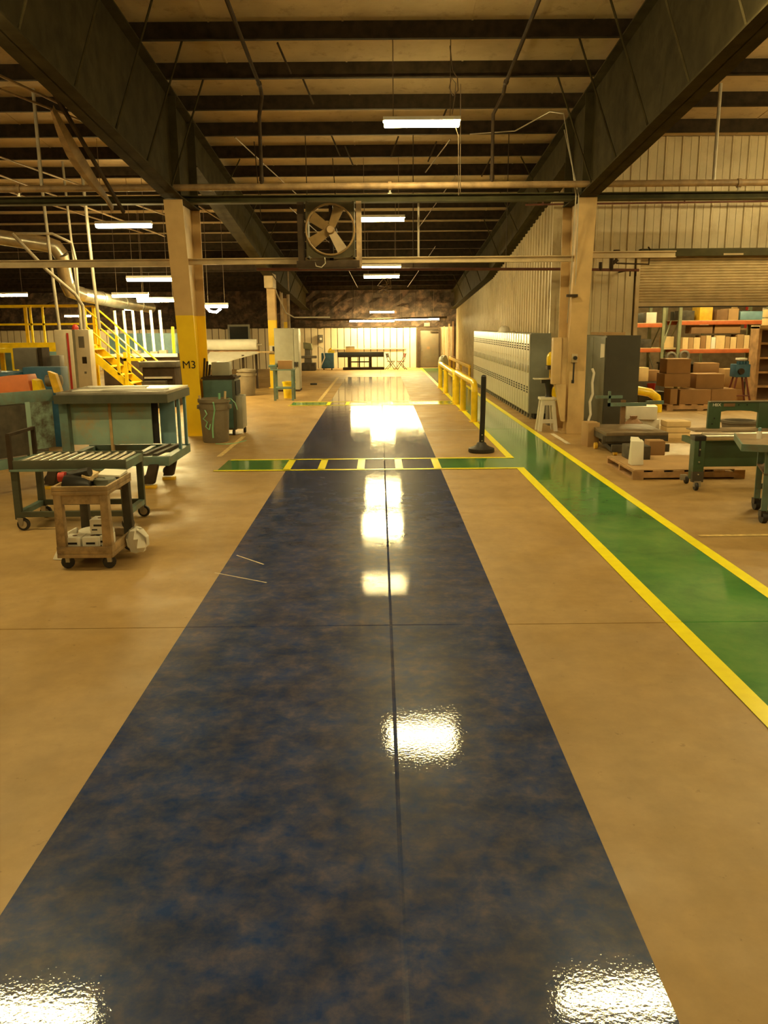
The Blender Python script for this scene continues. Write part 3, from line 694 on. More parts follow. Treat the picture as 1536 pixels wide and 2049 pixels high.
# lamps over the near floor, above the picture edge (two of them mirror in the blue lane)
fixture(2.12, 6.5, 4.28, .98, 'fluorescent light above the picture edge whose mirror image lies at the lower right', wf=.2)
fixture(-2.95, 6.0, 3.9, .92, 'fluorescent light above the picture edge whose mirror image lies at the lower left')
for k, (x, y) in enumerate(((-6.2, 3.5), (6.4, 3.0), (6.3, 10.4), (-1.0, -1.5), (3.6, -2.5), (-7.2, 9.0), (10, 8), (7.4, 12.6), (10.5, 12.6))):
    fixture(x, y, 4.15 if y > 12 else 4.1, .95, 'overhead fluorescent light outside the picture, %s of nine' % ORD[k])
for k, (x, y, z) in enumerate(((6.4, 18.2, 3.0), (8.6, 18.0, 3.0), (7.6, 22.5, 4.3), (5.2, 23, 4.3))):
    fixture(x, y, z, .95, 'store room fluorescent light, %s of four' % ORD[k], top=4.6)
# ---------------------------------------------------------------- ducts and conduits in the left bay
du = T('air_duct', 'silver round air duct stepping down over the yellow walkway', 'duct', (-7, 18, 2.4))
B().path([(-9.6, 17.2, 3.78), (-7.7, 17.8, 3.52), (-6.75, 18.0, 3.38)], .15, 16).build('duct_run', 'duct', du, smooth=True)
B().path([(-6.78, 18.0, 3.385), (-6.62, 18.05, 3.33), (-6.54, 18.1, 3.18)], .155, 16).build('duct_elbow', 'duct', du, smooth=True)
B().path([(-6.54, 18.1, 3.2), (-6.58, 18.4, 2.62)], .148, 16).build('duct_drop', 'duct', du, smooth=True)
B().path([(-6.58, 18.4, 2.64), (-6.55, 18.5, 2.48), (-6.42, 18.8, 2.42)], .155, 16).build('duct_elbow', 'duct', du, smooth=True)
B().path([(-6.46, 18.7, 2.425), (-6.35, 20.8, 2.33), (-6.2, 23.5, 2.24)], .15, 16).build('duct_run', 'duct', du, smooth=True)
for t in (.25, .55, .8):
    B().path([(-6.46 + .26 * t - .0, 18.7 + 4.8 * t, 2.425 - .185 * t), (-6.46 + .26 * (t + .02), 18.7 + 4.8 * (t + .02), 2.425 - .185 * (t + .02))], .158, 16).build('duct_band', 'galv', du, smooth=True)
for k, (x, w_) in enumerate(((-5.97, .06), (-5.55, .045), (-5.22, .06))):
    pipe('vertical_conduit', [(x - .1, 16.1, zr(16)), (x - .04, 16.1, 2.6), (x, 16.1, 1.68)], w_ * .5, 'conduit', '%s upright conduit feeding the cream machine cabinets' % ['left', 'middle', 'right'][k], 8, 'conduit')
pipe('bent_conduit', [(-6.4, 15.6, 3.35), (-5.8, 15.7, 3.35), (-5.5, 15.8, 3.2), (-5.42, 15.7, 2.9), (-5.38, 15.55, 1.68)], .024, 'conduit', 'curved conduit dropping beside the duct elbow', 8, 'conduit')
pipe('bent_conduit', [(-6.3, 15.2, 3.3), (-5.8, 15.3, 2.7), (-5.4, 15.45, 2.3), (-5.3, 15.5, 2.1), (-5.3, 15.5, 1.68)], .03, 'conduit', 'slanting conduit dropping in front of the duct', 8, 'conduit')
# ================================================================ right side
# ---------------------------------------------------------------- lockers
lk = T('locker', 'tall grey metal locker in the long bank along the ribbed wall', 'locker', (0, 0, 0), 'bank of grey lockers')
LW, LD, LH = .306, .36, 1.54          # local: front face toward -X, width along Y
B().box(0, LD, -LW / 2, LW / 2, .1, LH).build('body', 'locker_side', lk)
dr = B().box(-.016, 0, -LW / 2 + .006, LW / 2 - .006, .12, LH - .015).build('door', 'locker_grey', lk, bev=.004)
b = B()
for z in (1.33, 1.285, 1.24, .56, .515, .47): b.box(-.019, -.0165, -.075, .075, z, z + .027)
b.build('vent_slots', 'slot', dr, kind='stuff')
B().box(-.045, -.016, -.115, -.085, .84, .98).build('handle', 'steel', dr, bev=.006)
B().box(-.02, -.016, -.035, .035, 1.06, 1.09).build('number_plate', 'steel', dr)
for y in (-LW / 2 + .02, LW / 2 - .02): B().box(.02, .05, y - .015, y + .015, 0, .1).build('leg', 'locker_side', lk)
B().box(.1, LD, -LW / 2, LW / 2, 0, .1).build('plinth', 'slot', lk)
NL = 30
LORD = ['second','third','fourth','fifth','sixth','seventh','eighth','ninth','tenth','eleventh','twelfth','thirteenth','fourteenth','fifteenth','sixteenth','seventeenth','eighteenth','nineteenth','twentieth','twenty-first','twenty-second','twenty-third','twenty-fourth','twenty-fifth','twenty-sixth','twenty-seventh','twenty-eighth','twenty-ninth','farthest']
for k in range(NL):
    y = 15.47 + LW / 2 + LW * k + .002
    if k == 0: place(lk, (2.74, y, 0)); continue
    c = dup(lk, (2.74, y, 0), label='grey metal locker along the ribbed wall, %s from the near end' % LORD[k - 1])
lk['label'] = 'nearest grey locker of the bank, showing its dark grey side panel'
B().box(2.742, 3.1, 15.455, 15.468, .1, 1.545).build('side_panel', 'locker_side', lk)
hh = T('hard_hat', 'white hard hat lying on top of the locker bank', 'helmet', (2.92, 20.0, LH))
B().lathe([(.135, 0), (.13, .05), (.105, .1), (.06, .13), (0, .14)], (2.92, 20, LH), 16).build('shell', 'white_plastic', hh, smooth=True)
B().lathe([(.155, 0), (.155, .012), (.13, .012)], (2.92, 20, LH), 16).build('brim', 'white_plastic', hh, smooth=True)
# ---------------------------------------------------------------- guard rails
def guard(x, ys_, h, r, label, mat='safety_yellow', flat=False):
    g_ = T('guard_rail', label, 'guard rail', (x, ys_[0], 0))
    if flat: B().box(x - .03, x + .03, ys_[0] - .1, ys_[-1] + .1, h - .1, h).build('top_rail', mat, g_, bev=.01)
    else:
        B().path([(x, ys_[0], h - .17), (x, ys_[0] + .03, h - .09), (x, ys_[0] + .1, h - .02), (x, ys_[0] + .2, h), (x, ys_[-1] + .06, h)], r, 12).build('top_rail', mat, g_, smooth=True)
    for i, y in enumerate(ys_):
        B().tube((x, y, 0), (x, y, h - (.15 if i == 0 and not flat else .03)), r * (1 if not flat else .8), 12).build('post', mat, g_, smooth=True)
        B().box(x - .09, x + .09, y - .09, y + .09, 0, .012).build('foot_plate', mat, g_)
    return g_
guard(1.69, [15.06, 17.1, 18.5], .69, .06, 'near half of the yellow pipe guard rail beside the green walkway')
guard(1.69, [18.95, 21.6, 23.55], .66, .06, 'far half of the yellow pipe guard rail beside the green walkway')
guard(2.66, [25.1, 27.8, 30.4, 32.2], .55, .05, 'yellow flat guard rail along the ribbed wall past the lockers', 'safety_yellow_worn', True)
# ---------------------------------------------------------------- black post
bp = T('portable_post', 'black plastic post on a round rubber base on the concrete', 'post', (1.385, 11.4, 0))
B().lathe([(.17, 0), (.18, .02), (.175, .055), (.12, .075), (.075, .1), (.06, .13), (.04, .14)], (1.385, 11.4, 0), 24).build('base', 'black_rubber', bp, smooth=True)
B().path([(1.385, 11.4, .1), (1.395, 11.4, .5), (1.4, 11.4, 1.02)], .036, 14).build('tube', 'black_plastic', bp, smooth=True)
B().lathe([(.036, 0), (.03, .02), (0, .027)], (1.4, 11.4, 1.02), 14).build('cap', 'black_plastic', bp, smooth=True)
for z in (.16, .24): B().lathe([(.008, -.008), (.008, 0)], (1.387, 11.366, z), 8, 'Y').build('screw', 'steel', bp)
# ---------------------------------------------------------------- step stool with tool, yellow saw
st = T('step_stool', 'pale plastic step stool beside the right column', 'stool', (2.73, 13.75, 0))
for sx in (-1, 1):
    for sy in (-1, 1):
        B().hexa([(2.73 + sx * .13 - .03, 13.75 + sy * .12 - .03, 0), (2.73 + sx * .13 + .03, 13.75 + sy * .12 - .03, 0), (2.73 + sx * .13 + .03, 13.75 + sy * .12 + .03, 0), (2.73 + sx * .13 - .03, 13.75 + sy * .12 + .03, 0)],
                 [(2.73 + sx * .08 - .03, 13.75 + sy * .08 - .03, .5), (2.73 + sx * .08 + .03, 13.75 + sy * .08 - .03, .5), (2.73 + sx * .08 + .03, 13.75 + sy * .08 + .03, .5), (2.73 + sx * .08 - .03, 13.75 + sy * .08 + .03, .5)]).build('leg', 'white_plastic', st)
B().box(2.6, 2.86, 13.62, 13.88, .5, .545).build('seat', 'white_plastic', st, bev=.012)
B().box(2.61, 2.85, 13.62, 13.65, .13, .19).box(2.63, 2.83, 13.63, 13.66, .42, .5).build('cross_bar', 'white_plastic', st)
dl = T('bench_vise', 'black bench tool with a flat plate standing on the step stool', 'tool', (2.73, 13.75, .547))
B().lathe([(.06, 0), (.05, .04), (.055, .12), (.075, .2), (.09, .27)], (2.75, 13.75, .547), 12).build('body', 'black_plastic', dl, smooth=True)
B().box(2.5, 2.8, 13.66, 13.84, .83, .85).build('plate', 'steel', dl, bev=.004)
B().box(2.62, 2.9, 13.7, 13.8, .77, .83).tube((2.86, 13.75, .75), (2.93, 13.75, .82), .04, 8).build('head', 'black_plastic', dl)
sw = T('band_saw', 'yellow band saw with a rounded wheel guard between lockers and column', 'machine', (2.87, 14.5, 0))
arc = [(2.95 + .095 * math.cos(R(a)), 1.14 + .11 * math.sin(R(a))) for a in range(0, 181, 15)]
B().prism(arc + [(2.855, 1.02), (3.045, 1.02)], 'y', 14.44, 14.56).build('upper_guard', 'safety_yellow', sw, bev=.006)
B().box(2.85, 3.05, 14.42, 14.6, .95, 1.01).build('band', 'black_plastic', sw)
B().box(2.9, 2.93, 14.48, 14.52, .5, .95).box(3.0, 3.04, 14.46, 14.56, .45, .95).build('frame', 'safety_yellow_worn', sw)
arc = [(3.0 + .09 * math.cos(R(a)), .52 + .13 * math.sin(R(a))) for a in range(0, 360, 20)]
B().prism(arc, 'y', 14.42, 14.56).build('lower_guard', 'safety_yellow', sw)
B().box(2.88, 3.06, 14.4, 14.62, 0, .42).build('pedestal', 'grey_metal', sw, bev=.01)
# ---------------------------------------------------------------- switch box on column
sb = T('switch_box', 'small electrical switch with a black knob on the right column cover', 'switch', (3.02, 13.25, 1.0))
B().box(2.98, 3.07, 13.19, 13.255, 1.12, 1.25).build('plate', 'beam_tan', sb, bev=.006)
B().lathe([(.03, -.05), (.03, 0)], (3.025, 13.19, 1.19), 12, 'Y').build('knob', 'black_plastic', sb, smooth=True)
B().path([(3.02, 13.21, 1.12), (3.015, 13.2, .85)], .014, 6).build('cord', 'black_plastic', sb, smooth=True)
B().tube((3.012, 13.2, .85), (3.01, 13.2, .8), .022, 8).build('plug', 'black_plastic', sb)
pipe('wall_hose', [(3.33, 13.3, 1.02), (3.36, 13.3, .95), (3.34, 13.3, .8), (3.36, 13.32, .62), (3.32, 13.32, .5), (3.34, 13.32, .3), (3.31, 13.32, .2)], .02, 'white_plastic', 'white wavy hose hanging between column and grey cabinet', 8, 'hose')
# ---------------------------------------------------------------- tall grey cabinet
tc = T('storage_cabinet', 'tall dark grey steel cabinet with a white paper taped on', 'cabinet', (3.93, 14.5, 0))
B().box(3.675, 4.21, 13.8, 15.4, 0, 1.51).build('body', 'cab_grey_lit', tc, bev=.008)
B().box(3.67, 4.215, 13.785, 13.8, .01, 1.515).build('end_panel', 'cab_dark', tc)  # near-black sheet puts the shade of the camera-facing end into colour
for k in range(2): B().box(3.655, 3.675, 13.82 + .79 * k, 14.59 + .79 * k, .06, 1.48).build('door', 'cab_grey_lit', tc, bev=.004)
B().hexa([(3.648, 13.83, 1.17), (3.653, 13.83, 1.17), (3.653, 14.08, 1.15), (3.648, 14.08, 1.15)], [(3.65, 13.84, 1.38), (3.654, 13.84, 1.38), (3.654, 14.08, 1.38), (3.65, 14.08, 1.38)]).build('taped_paper', 'white_paper', tc)
B().box(3.7, 4.05, 14.1, 15.0, 1.515, 1.56).build('cardboard_sheet', 'cardboard_lid', label='flat cardboard sheet lying on the tall grey cabinet', cat='cardboard')
# ---------------------------------------------------------------- boxes
def carton(x, y, z, w_, d, h, label, mat='cardboard', rz=0, grp=None, tape=True, name='cardboard_box', flaps=False, lid='cardboard_lid'):
    c = T(name, label, 'box', (x, y, z), grp)
    b = B().cb(x, y, z, w_, d, h); b.build('body', mat, c, bev=min(.006, w_ * .03))
    if flaps:
        for s in (-1, 1):
            B().hexa([(x - w_ / 2, y + s * d / 2, z + h), (x + w_ / 2, y + s * d / 2, z + h), (x + w_ / 2, y + s * d / 2 + .004, z + h), (x - w_ / 2, y + s * d / 2 + .004, z + h)],
                     [(x - w_ / 2, y + s * d * .7, z + h + d * .25), (x + w_ / 2, y + s * d * .7, z + h + d * .25), (x + w_ / 2, y + s * d * .7 + .004, z + h + d * .25), (x - w_ / 2, y + s * d * .7 + .004, z + h + d * .25)]).build('flap', lid, c)
    if tape: B().box(x - w_ / 2 - .001, x + w_ / 2 + .001, y - .03, y + .03, z + h * .96, z + h + .003).build('tape', lid, c)
    if rz: c.rotation_euler = (0, 0, R(rz))
    return c
carton(3.0, 11.93, 0, .17, .26, .34, 'tall narrow tan carton standing before the grey cabinet', 'cardboard_lid', rz=8)
# lift table
lt = T('lift_table', 'low grimy steel lift table with a green push bar', 'lift table', (3.45, 11.5, 0))
B().box(3.02, 3.85, 11.15, 12.15, .235, .28).build('platform', 'platform_brown', lt, bev=.006)
B().box(3.02, 3.06, 11.15, 12.15, .16, .235).box(3.81, 3.85, 11.15, 12.15, .16, .235).box(3.06, 3.81, 11.15, 11.19, .16, .235).build('skirt', 'grimy', lt)
for z, yy in ((.13, 11.2), (.05, 10.95)):
    B().box(2.98 + (.06 if z < .1 else 0), 3.8, yy - .02, yy + .02, z, z + .1).build('front_bar', 'grimy', lt, bev=.004)
B().hexa([(3.1, 11.2, .02), (3.75, 11.2, .02), (3.75, 12.0, .1), (3.1, 12.0, .1)], [(3.1, 11.2, .08), (3.75, 11.2, .08), (3.75, 12.0, .16), (3.1, 12.0, .16)]).build('scissor_arm', 'grimy', lt)
for x, y in ((3.0, 11.6), (3.1, 10.98), (3.62, 10.98), (3.8, 11.7)):
    B().lathe([(.045, -.02), (.045, .02)], (x, y, .045), 12, 'X').build('wheel', 'safety_yellow_worn', lt, smooth=True)
B().box(3.50, 3.56, 12.18, 12.24, .05, .62).build('mast', 'carton_dark', lt)
b = B().box(3.3, 3.85, 12.15, 12.2, .535, .585).box(3.12, 3.5, 12.15, 12.2, .65, .69).box(3.3, 3.33, 12.15, 12.2, .535, .75).box(3.85, 4.1, 12.15, 12.2, .56, .61); b.build('push_bar', 'teal', lt)
# white cartons and bags behind
carton(4.05, 13.05, .26, .46, .36, .2, 'white carton with a tape strip on top of another white box behind the lift table', 'white_plastic', rz=-12, lid='tape_tan')
carton(4.1, 13.1, 0, .42, .34, .255, 'lower white box under the white carton behind the lift table', 'white_plastic', rz=4, lid='tape_tan')
bb = T('trash_bag', 'crumpled brown plastic bag beside the lift table', 'bag', (3.75, 12.45, 0)); random.seed(5)
b = B().lathe([(.15, 0), (.19, .06), (.17, .16), (.12, .25), (.05, .31), (.03, .33)], (3.78, 12.5, 0), 14)
b.v = [(x + random.uniform(-.025, .025), y + random.uniform(-.025, .025), z + (random.uniform(-.012, .012) if z > 0 else 0)) for x, y, z in b.v]
b.build('sack', 'brown_bag', bb, smooth=True)
B().tube((3.78, 12.5, .3), (3.78, 12.5, .36), .045, 8, .06).build('tie', 'brown_bag', bb)
def pack(x, y, label):
    p = T('brick_stack', label, 'stack', (x, y, 0))
    for k in range(3): B().cb(x, y, .087 * k, .36, .3, .08).build('layer', 'carton_pale', p, bev=.004)
    for k in range(2): B().cb(x, y, .081 + .087 * k, .34, .28, .005).build('spacer', 'carton_dark', p)
pack(4.5, 12.75, 'stack of three pale bundles on the floor in front of the door opening')
# pallet with bag and boxes
def pallet(x0, x1, y0, y1, label, h=.1, n=6, mat='wood'):
    p = T('wood_pallet', label, 'pallet', ((x0 + x1) / 2, (y0 + y1) / 2, 0))
    for k in range(3):
        x = x0 + (x1 - x0 - .05) * k / 2
        yy = y0 + (y1 - y0 - .045) * k / 2
        B().box(x0, x1, yy, yy + .045, .02, h - .02).build('stringer', mat, p)
    for k in range(n):
        x = x0 + (x1 - x0 - .12) * k / (n - 1)
        B().box(x, x + .12, y0, y1, h - .02, h).build('deck_board', mat, p)
    for k in range(3):
        x = x0 + (x1 - x0 - .12) * k / 2
        B().box(x, x + .12, y0, y1, 0, .02).build('bottom_board', mat, p)
    return p
pallet(2.81, 4.06, 9.2, 10.3, 'wooden pallet on the floor beside the green walkway')
B().box(2.83, 3.95, 9.22, 10.26, .1005, .108).build('cardboard_sheet', 'cardboard_lid', label='worn cardboard sheet covering the wooden pallet', cat='cardboard')
wbag = T('paper_bag', 'white paper sack standing on the near pallet', 'bag', (2.955, 9.6, .108))
B().hexa([(2.88, 9.52, .108), (3.03, 9.54, .108), (3.03, 9.66, .108), (2.88, 9.66, .108)], [(2.875, 9.54, .39), (3.025, 9.55, .38), (3.02, 9.62, .40), (2.885, 9.61, .40)]).build('sack', 'white_paper', wbag, bev=.012)
B().hexa([(2.875, 9.55, .385), (3.0, 9.555, .385), (3.0, 9.60, .39), (2.875, 9.59, .39)], [(2.885, 9.6, .43), (2.97, 9.6, .425), (2.97, 9.61, .425), (2.885, 9.61, .43)]).build('rolled_top', 'white_paper', wbag)
B().lathe([(.05, 0), (.07, .02), (.055, .05), (.0, .06)], (3.09, 10.0, .268), 10).build('blue_wad', 'blue_plastic', label='crumpled blue plastic wad on the paint box behind the white sack', cat='plastic')
carton(3.1, 10.08, .108, .26, .3, .16, 'dark grimy box behind the white paper sack on the pallet', 'grimy', tape=False)
carton(3.5, 10.62, 0, .2, .22, .25, 'brown carton standing between pallet and lift table', 'cardboard', tape=True)
# yellow bent bumper rail, box stack beyond the door
pipe('bumper_rail', [(4.3, 16.5, .42), (5.05, 16.5, .42), (5.28, 16.5, .38), (5.42, 16.5, .28), (5.45, 16.5, .1), (5.45, 16.5, 0)], .085, 'safety_yellow', 'thick yellow bent pipe bumper inside the door opening', 12, 'guard rail')
pallet(5.72, 7.05, 16.75, 17.7, 'wooden pallet under the stack of brown cartons', .12, 6)
carton(5.86, 17.0, .12, .14, .4, .3, 'small carton end at the left foot of the brown carton stack', 'cardboard', tape=False)
carton(6.28, 17.0, .12, .62, .45, .29, 'bottom left long brown carton of the stack on the pallet')
carton(6.87, 17.1, .12, .5, .55, .29, 'bottom right brown carton of the stack on the pallet')
carton(5.98, 17.25, .45, .52, .5, .26, 'middle left brown carton of the stack on the pallet')
carton(6.62, 17.2, .412, .56, .5, .29, 'upper right brown carton of the stack on the pallet')
carton(6.0, 17.25, .712, .48, .45, .29, 'topmost left brown carton of the stack on the pallet')
# ---------------------------------------------------------------- green machine (roll stand)
gm = T('roll_stand', 'dark green machine frame on casters with a silver roller', 'machine', (3.9, 8.9, 0))
n = 10; x0, x1, z0, z1 = 3.52, 4.7, .58, .875
hole = [(3.665, .6), (3.665, .76), (3.70, .785)] + [(3.7 + .36 * t, .785 + .005 * math.sin(math.pi * t) - .02 * t * t) for t in (.25, .5, .75)] + [(4.06, .765), (4.06, .6)]
for a in ((x0, 3.665, z0, z1), (4.065, x1, z0, z1), (3.665, 4.065, .79, z1)): pass
B().box(x0, 3.66, 9.0, 9.04, z0, z1).build('left_cheek', 'green_dark', gm, bev=.008)
B().box(4.06, x1, 9.0, 9.04, z0, z1).build('right_cheek', 'green_dark', gm, bev=.008)
B().prism([(3.64, .875), (4.1, .875), (4.1, .752), (4.06, .757), (3.98, .775), (3.86, .783), (3.72, .782), (3.66, .77), (3.64, .75)], 'y', 9.002, 9.038).build('top_plate', 'green_dark', gm)
B().box(3.53, 4.7, 8.99, 9.05, .872, .882).build('top_edge', 'galv', gm)
text('HBX', .045, 'white_paper', 'lettering', gm, (3.605, 8.996, .842), FACE_CAM)
B().box(3.68, 3.8, 8.997, 9.0, .825, .858).build('worn_patch', 'carton_dark', gm)
for x, z in ((3.84, .842), (3.93, .842), (3.59, .7), (3.57, .64)): B().lathe([(.008, -.004), (.008, 0)], (x, 9.0, z), 6, 'Y').build('bolt', 'slot', gm)
B().tube((3.38, 8.75, .535), (4.9, 8.75, .535), .045, 16).build('roller', 'steel', gm, smooth=True)
B().box(3.33, 4.9, 8.83, 9.1, .575, .59).build('table_plate', 'bench_top', gm)
B().box(3.36, 4.9, 8.84, 8.87, .2, .5).build('front_panel', 'green_dark', gm, bev=.006)
for x in (3.23, 4.9):
    B().box(x, x + .11, 8.55, 8.68, .11, .53).build('leg', 'green_dark', gm, bev=.006)
    B().box(x - .005, x + .115, 8.545, 8.69, .52, .57).build('leg_cap', 'black_plastic', gm, bev=.005)
    B().box(x - .002, x + .112, 8.545, 8.6, .09, .2).build('leg_shoe', 'grimy', gm)
    B().box(x + .045, x + .065, 8.545, 8.552, .36, .52).build('slot', 'slot', gm)
    for z in (.30, .43, .17): B().lathe([(.009, -.012), (.009, 0)], (x + .055, 8.55, z), 6, 'Y').build('bolt', 'steel', gm)
    for yy in (8.56, 8.95):
        B().lathe([(.042, -.016), (.045, -.01), (.045, .01), (.042, .016)], (x + .055 + (.03 if yy > 8.7 else -.01), yy, .045), 14, 'X').build('caster', 'black_rubber', gm, smooth=True)
        B().box(x + .02, x + .09, yy - .02, yy + .02, .04, .1).build('caster_fork', 'galv', gm)
for x in (3.26, 4.93): B().box(x, x + .05, 8.68, 9.02, .46, .52).build('side_rail', 'green_dark', gm)
B().lathe([(.17, 0), (.22, .42), (.235, .42), (.235, .45), (.19, .45), (.19, .4), (0, .4)], (4.72, 11.0, 0), 22).build('tub', 'grey_metal', label='dark round tub standing behind the green machine', cat='tub', smooth=True)
# ---------------------------------------------------------------- green workbench at the right edge
wbk = T('work_bench', 'green framed rolling workbench with a brown top at the right edge', 'workbench', (3.7, 7.1, 0))
def q4(p, dx, dy): return p
ang = R(-18)
def bw(x, y): return (3.06 + x * math.cos(ang) - y * math.sin(ang), 7.02 + x * math.sin(ang) + y * math.cos(ang))
def pbox(x0, x1, y0, y1, z0, z1):
    c = [bw(x0, y0), bw(x1, y0), bw(x1, y1), bw(x0, y1)]
    return B().hexa([(*p, z0) for p in c], [(*p, z1) for p in c])
pbox(0, 1.5, 0, .75, .655, .7).build('top', 'bench_top', wbk, bev=.005)
pbox(-.005, 1.5, -.012, 0, .64, .7).build('front_edge', 'teal', wbk)
pbox(-.012, 0, 0, .75, .64, .7).build('side_edge', 'teal', wbk)
for lx, ly in ((.2, .12), (1.35, .12), (.2, .68), (1.35, .68)):
    pbox(lx, lx + .05, ly, ly + .05, .1, .655).build('leg', 'teal', wbk)
    c = bw(lx + .025, ly + .025)
    B().lathe([(.05, -.022), (.05, .022)], (c[0], c[1], .05), 14, 'X').build('caster', 'black_rubber', wbk, smooth=True)
    B().box(c[0] - .035, c[0] + .035, c[1] - .03, c[1] + .03, .06, .11).build('caster_fork', 'black_plastic', wbk)
pbox(.2, 1.4, .12, .73, .42, .435).build('shelf', 'carton_dark', wbk)
pbox(.25, 1.35, .12, .15, .2, .25).build('front_rail', 'teal', wbk)
pbox(.25, 1.35, .69, .72, .2, .25).build('rear_rail', 'teal', wbk)
tp = T('spray_bottle', 'small clear bottle with a teal cap on the bench corner', 'bottle', (3.34, 7.35, .70))
B().lathe([(.022, 0), (.022, .05), (.01, .07)], (3.34, 7.35, .70), 10).build('bottle', 'white_plastic', tp, smooth=True)
B().lathe([(.015, .07), (.015, .095), (0, .1)], (3.34, 7.35, .70), 8).build('cap', 'teal_blue', tp, smooth=True)
# ---------------------------------------------------------------- store room racks
def rack(name, x0, x1, yf, yb, zs, label, posts=True):
    r = T(name, label, 'storage rack', ((x0 + x1) / 2, yf, 0))
    for x in (x0, x1):
        for y in (yf, yb): B().box(x - .035, x + .035, y - .035, y + .035, 0, 2.7).build('upright', 'rack_green', r)
        B().tube((x, yf, .2), (x, yb, 1.0), .015, 5).tube((x, yb, 1.0), (x, yf, 1.8), .015, 5).build('lattice', 'rack_green', r)
    for z in zs:
        for y in (yf, yb): B().box(x0, x1, y - .03, y + .03, z - .09, z).build('beam', 'rack_orange', r, bev=.006)
        B().box(x0, x1, yf, yb, z, z + .012).build('shelf_board', 'wood_pale', r)
    return r
rack('pallet_rack', 7.0, 9.05, 20.0, 21.0, (1.1, 1.75), 'orange and green pallet rack facing the door opening')
rack('pallet_rack', 4.9, 6.62, 20.0, 21.0, (1.13, 1.70), 'orange and green pallet rack left of the brown carton stack')
B().tube((6.65, 20.0, 1.25), (7.0, 20.6, 1.75), .02, 5).build('brace_bar', 'rack_green', label='diagonal green brace between the two pallet racks', cat='brace')
random.seed(11)
x = 7.1; k = 0; mats = ['carton_pale', 'cardboard_lid', 'carton_pale', 'cardboard', 'carton_pale', 'white_paper', 'carton_pale', 'cardboard_lid']
ws = [.14, .12, .16, .13, .12, .11, .22, .12, .15, .17, .13, .14]
for w_ in ws:
    h = random.choice((.27, .3, .32, .26)); carton(x + w_ / 2, 20.2, 1.112, w_ - .012, .36, h, 'upright carton on the lower rack shelf, %s from the left' % ORD[k], mats[k % len(mats)], grp='cartons on the lower rack shelf', tape=False); x += w_; k += 1
carton(7.55, 20.25, 1.46, .5, .4, .19, 'flat brown carton lying over the upright cartons, left one', 'carton_dark', tape=False)
carton(8.15, 20.25, 1.46, .6, .4, .2, 'flat brown carton lying over the upright cartons, right one', 'cardboard', tape=False)
for k, (x, w_, h, m) in enumerate(((7.2, .3, .22, 'grimy'), (7.62, .3, .3, 'safety_yellow_worn'), (8.0, .26, .24, 'carton_dark'), (8.26, .24, .26, 'cardboard_lid'))):
    carton(x, 20.3, 1.762, w_, .5, h, 'load on the upper rack shelf right of the green upright, %s from the left' % ORD[k], m, tape=False, grp='loads on the upper rack shelf')
for k, (x, w_, h, m) in enumerate(((5.75, .3, .26, 'carton_pale'), (6.05, .22, .22, 'cab_dark'), (6.35, .24, .24, 'white_plastic'))):
    carton(x, 20.3, 1.712, w_, .5, h, 'load on the upper shelf of the left rack, %s from the left' % ORD[k], m, tape=False, grp='loads on the upper shelf of the left rack')
for k, (x, w_, h, m) in enumerate(((5.6, .2, .3, 'carton_pale'), (5.88, .3, .3, 'carton_dark'), (6.25, .28, .2, 'grimy'))):
    carton(x, 20.3, 1.142, w_, .5, h, 'load on the lower shelf of the left rack, %s from the left' % ORD[k], m, tape=False, grp='loads on the lower shelf of the left rack')
carton(6.82, 20.3, 1.142, .24, .3, .25, 'pale carton perched between the two pallet racks', 'carton_pale', tape=False)
B().box(6.66, 6.98, 20.1, 20.5, 1.1, 1.14).build('shelf_plank', 'wood_pale', label='plank bridging the gap between the two pallet racks', cat='plank')
# white posters/packs lit on the wall behind the rack
for k, (x, z, w_, h, m) in enumerate(((9.1, 1.552, .26, .5, 'white_paper'), (9.45, 1.552, .3, .46, 'white_paper'), (9.9, 1.552, .14, .58, 'carton_pale'), (10.3, 1.552, .14, .6, 'red_paint'), (11.0, 1.552, .6, .55, 'white_paper'))):
    carton(x, 24, z, w_, .1, h, 'lit pack stored high on the back wall shelf, %s from the left' % ORD[k], m, tape=False, grp='packs on the back wall shelf')
bsf = T('back_shelf', 'long shelf at the store room back carrying white packs', 'shelf', (10.2, 24, 0))
B().box(8.9, 11.6, 23.8, 24.2, 1.5, 1.55).build('board', 'wood_pale', bsf, bev=.004)
for x in (9.0, 11.5): B().box(x, x + .06, 23.9, 23.96, 0, 1.5).build('leg', 'rack_green', bsf)
# spools, tyres, floor boxes under the racks
for k, (x, z) in enumerate(((6.75, .93), (7.05, .96))):
    s_ = T('pipe_coil', '%s grey ring lying on end under the rack beam' % ('left' if k == 0 else 'right'), 'coil', (x, 19.7, z - .14))
    B().path([(x + .1 * math.cos(t), 19.7, z + .1 * math.sin(t)) for t in (2 * math.pi * j / 18 for j in range(18))], .035, 8, closed=True).build('ring', 'grey_metal', s_, smooth=True)
B().box(6.5, 7.35, 19.5, 19.95, .78, .82).build('support_plank', 'grimy', label='dark plank holding the two grey rings', cat='plank')
for x in (6.52, 7.28): B().box(x, x + .05, 19.55, 19.9, 0, .78).build('plank_leg', 'grimy', label='%s dark trestle leg under the ring plank' % ('left' if x < 7 else 'right'), cat='leg')
for k, (x, y, w_, h, m, z) in enumerate(((5.75, 18.9, .36, .3, 'carton_pale', .45), (6.05, 18.9, .24, .24, 'cardboard', .45), (7.15, 18.6, .42, .3, 'cardboard', .55), (7.7, 18.6, .4, .42, 'cardboard_lid', .3), (7.0, 18.6, .5, .25, 'carton_pale', .29), (7.2, 18.2, .3, .26, 'grimy', 0))):
    carton(x, y, z, w_, .4, h, 'loose carton on the store room floor stacks, %s from the left' % ORD[k], m, tape=False, grp='loose cartons in the store room')
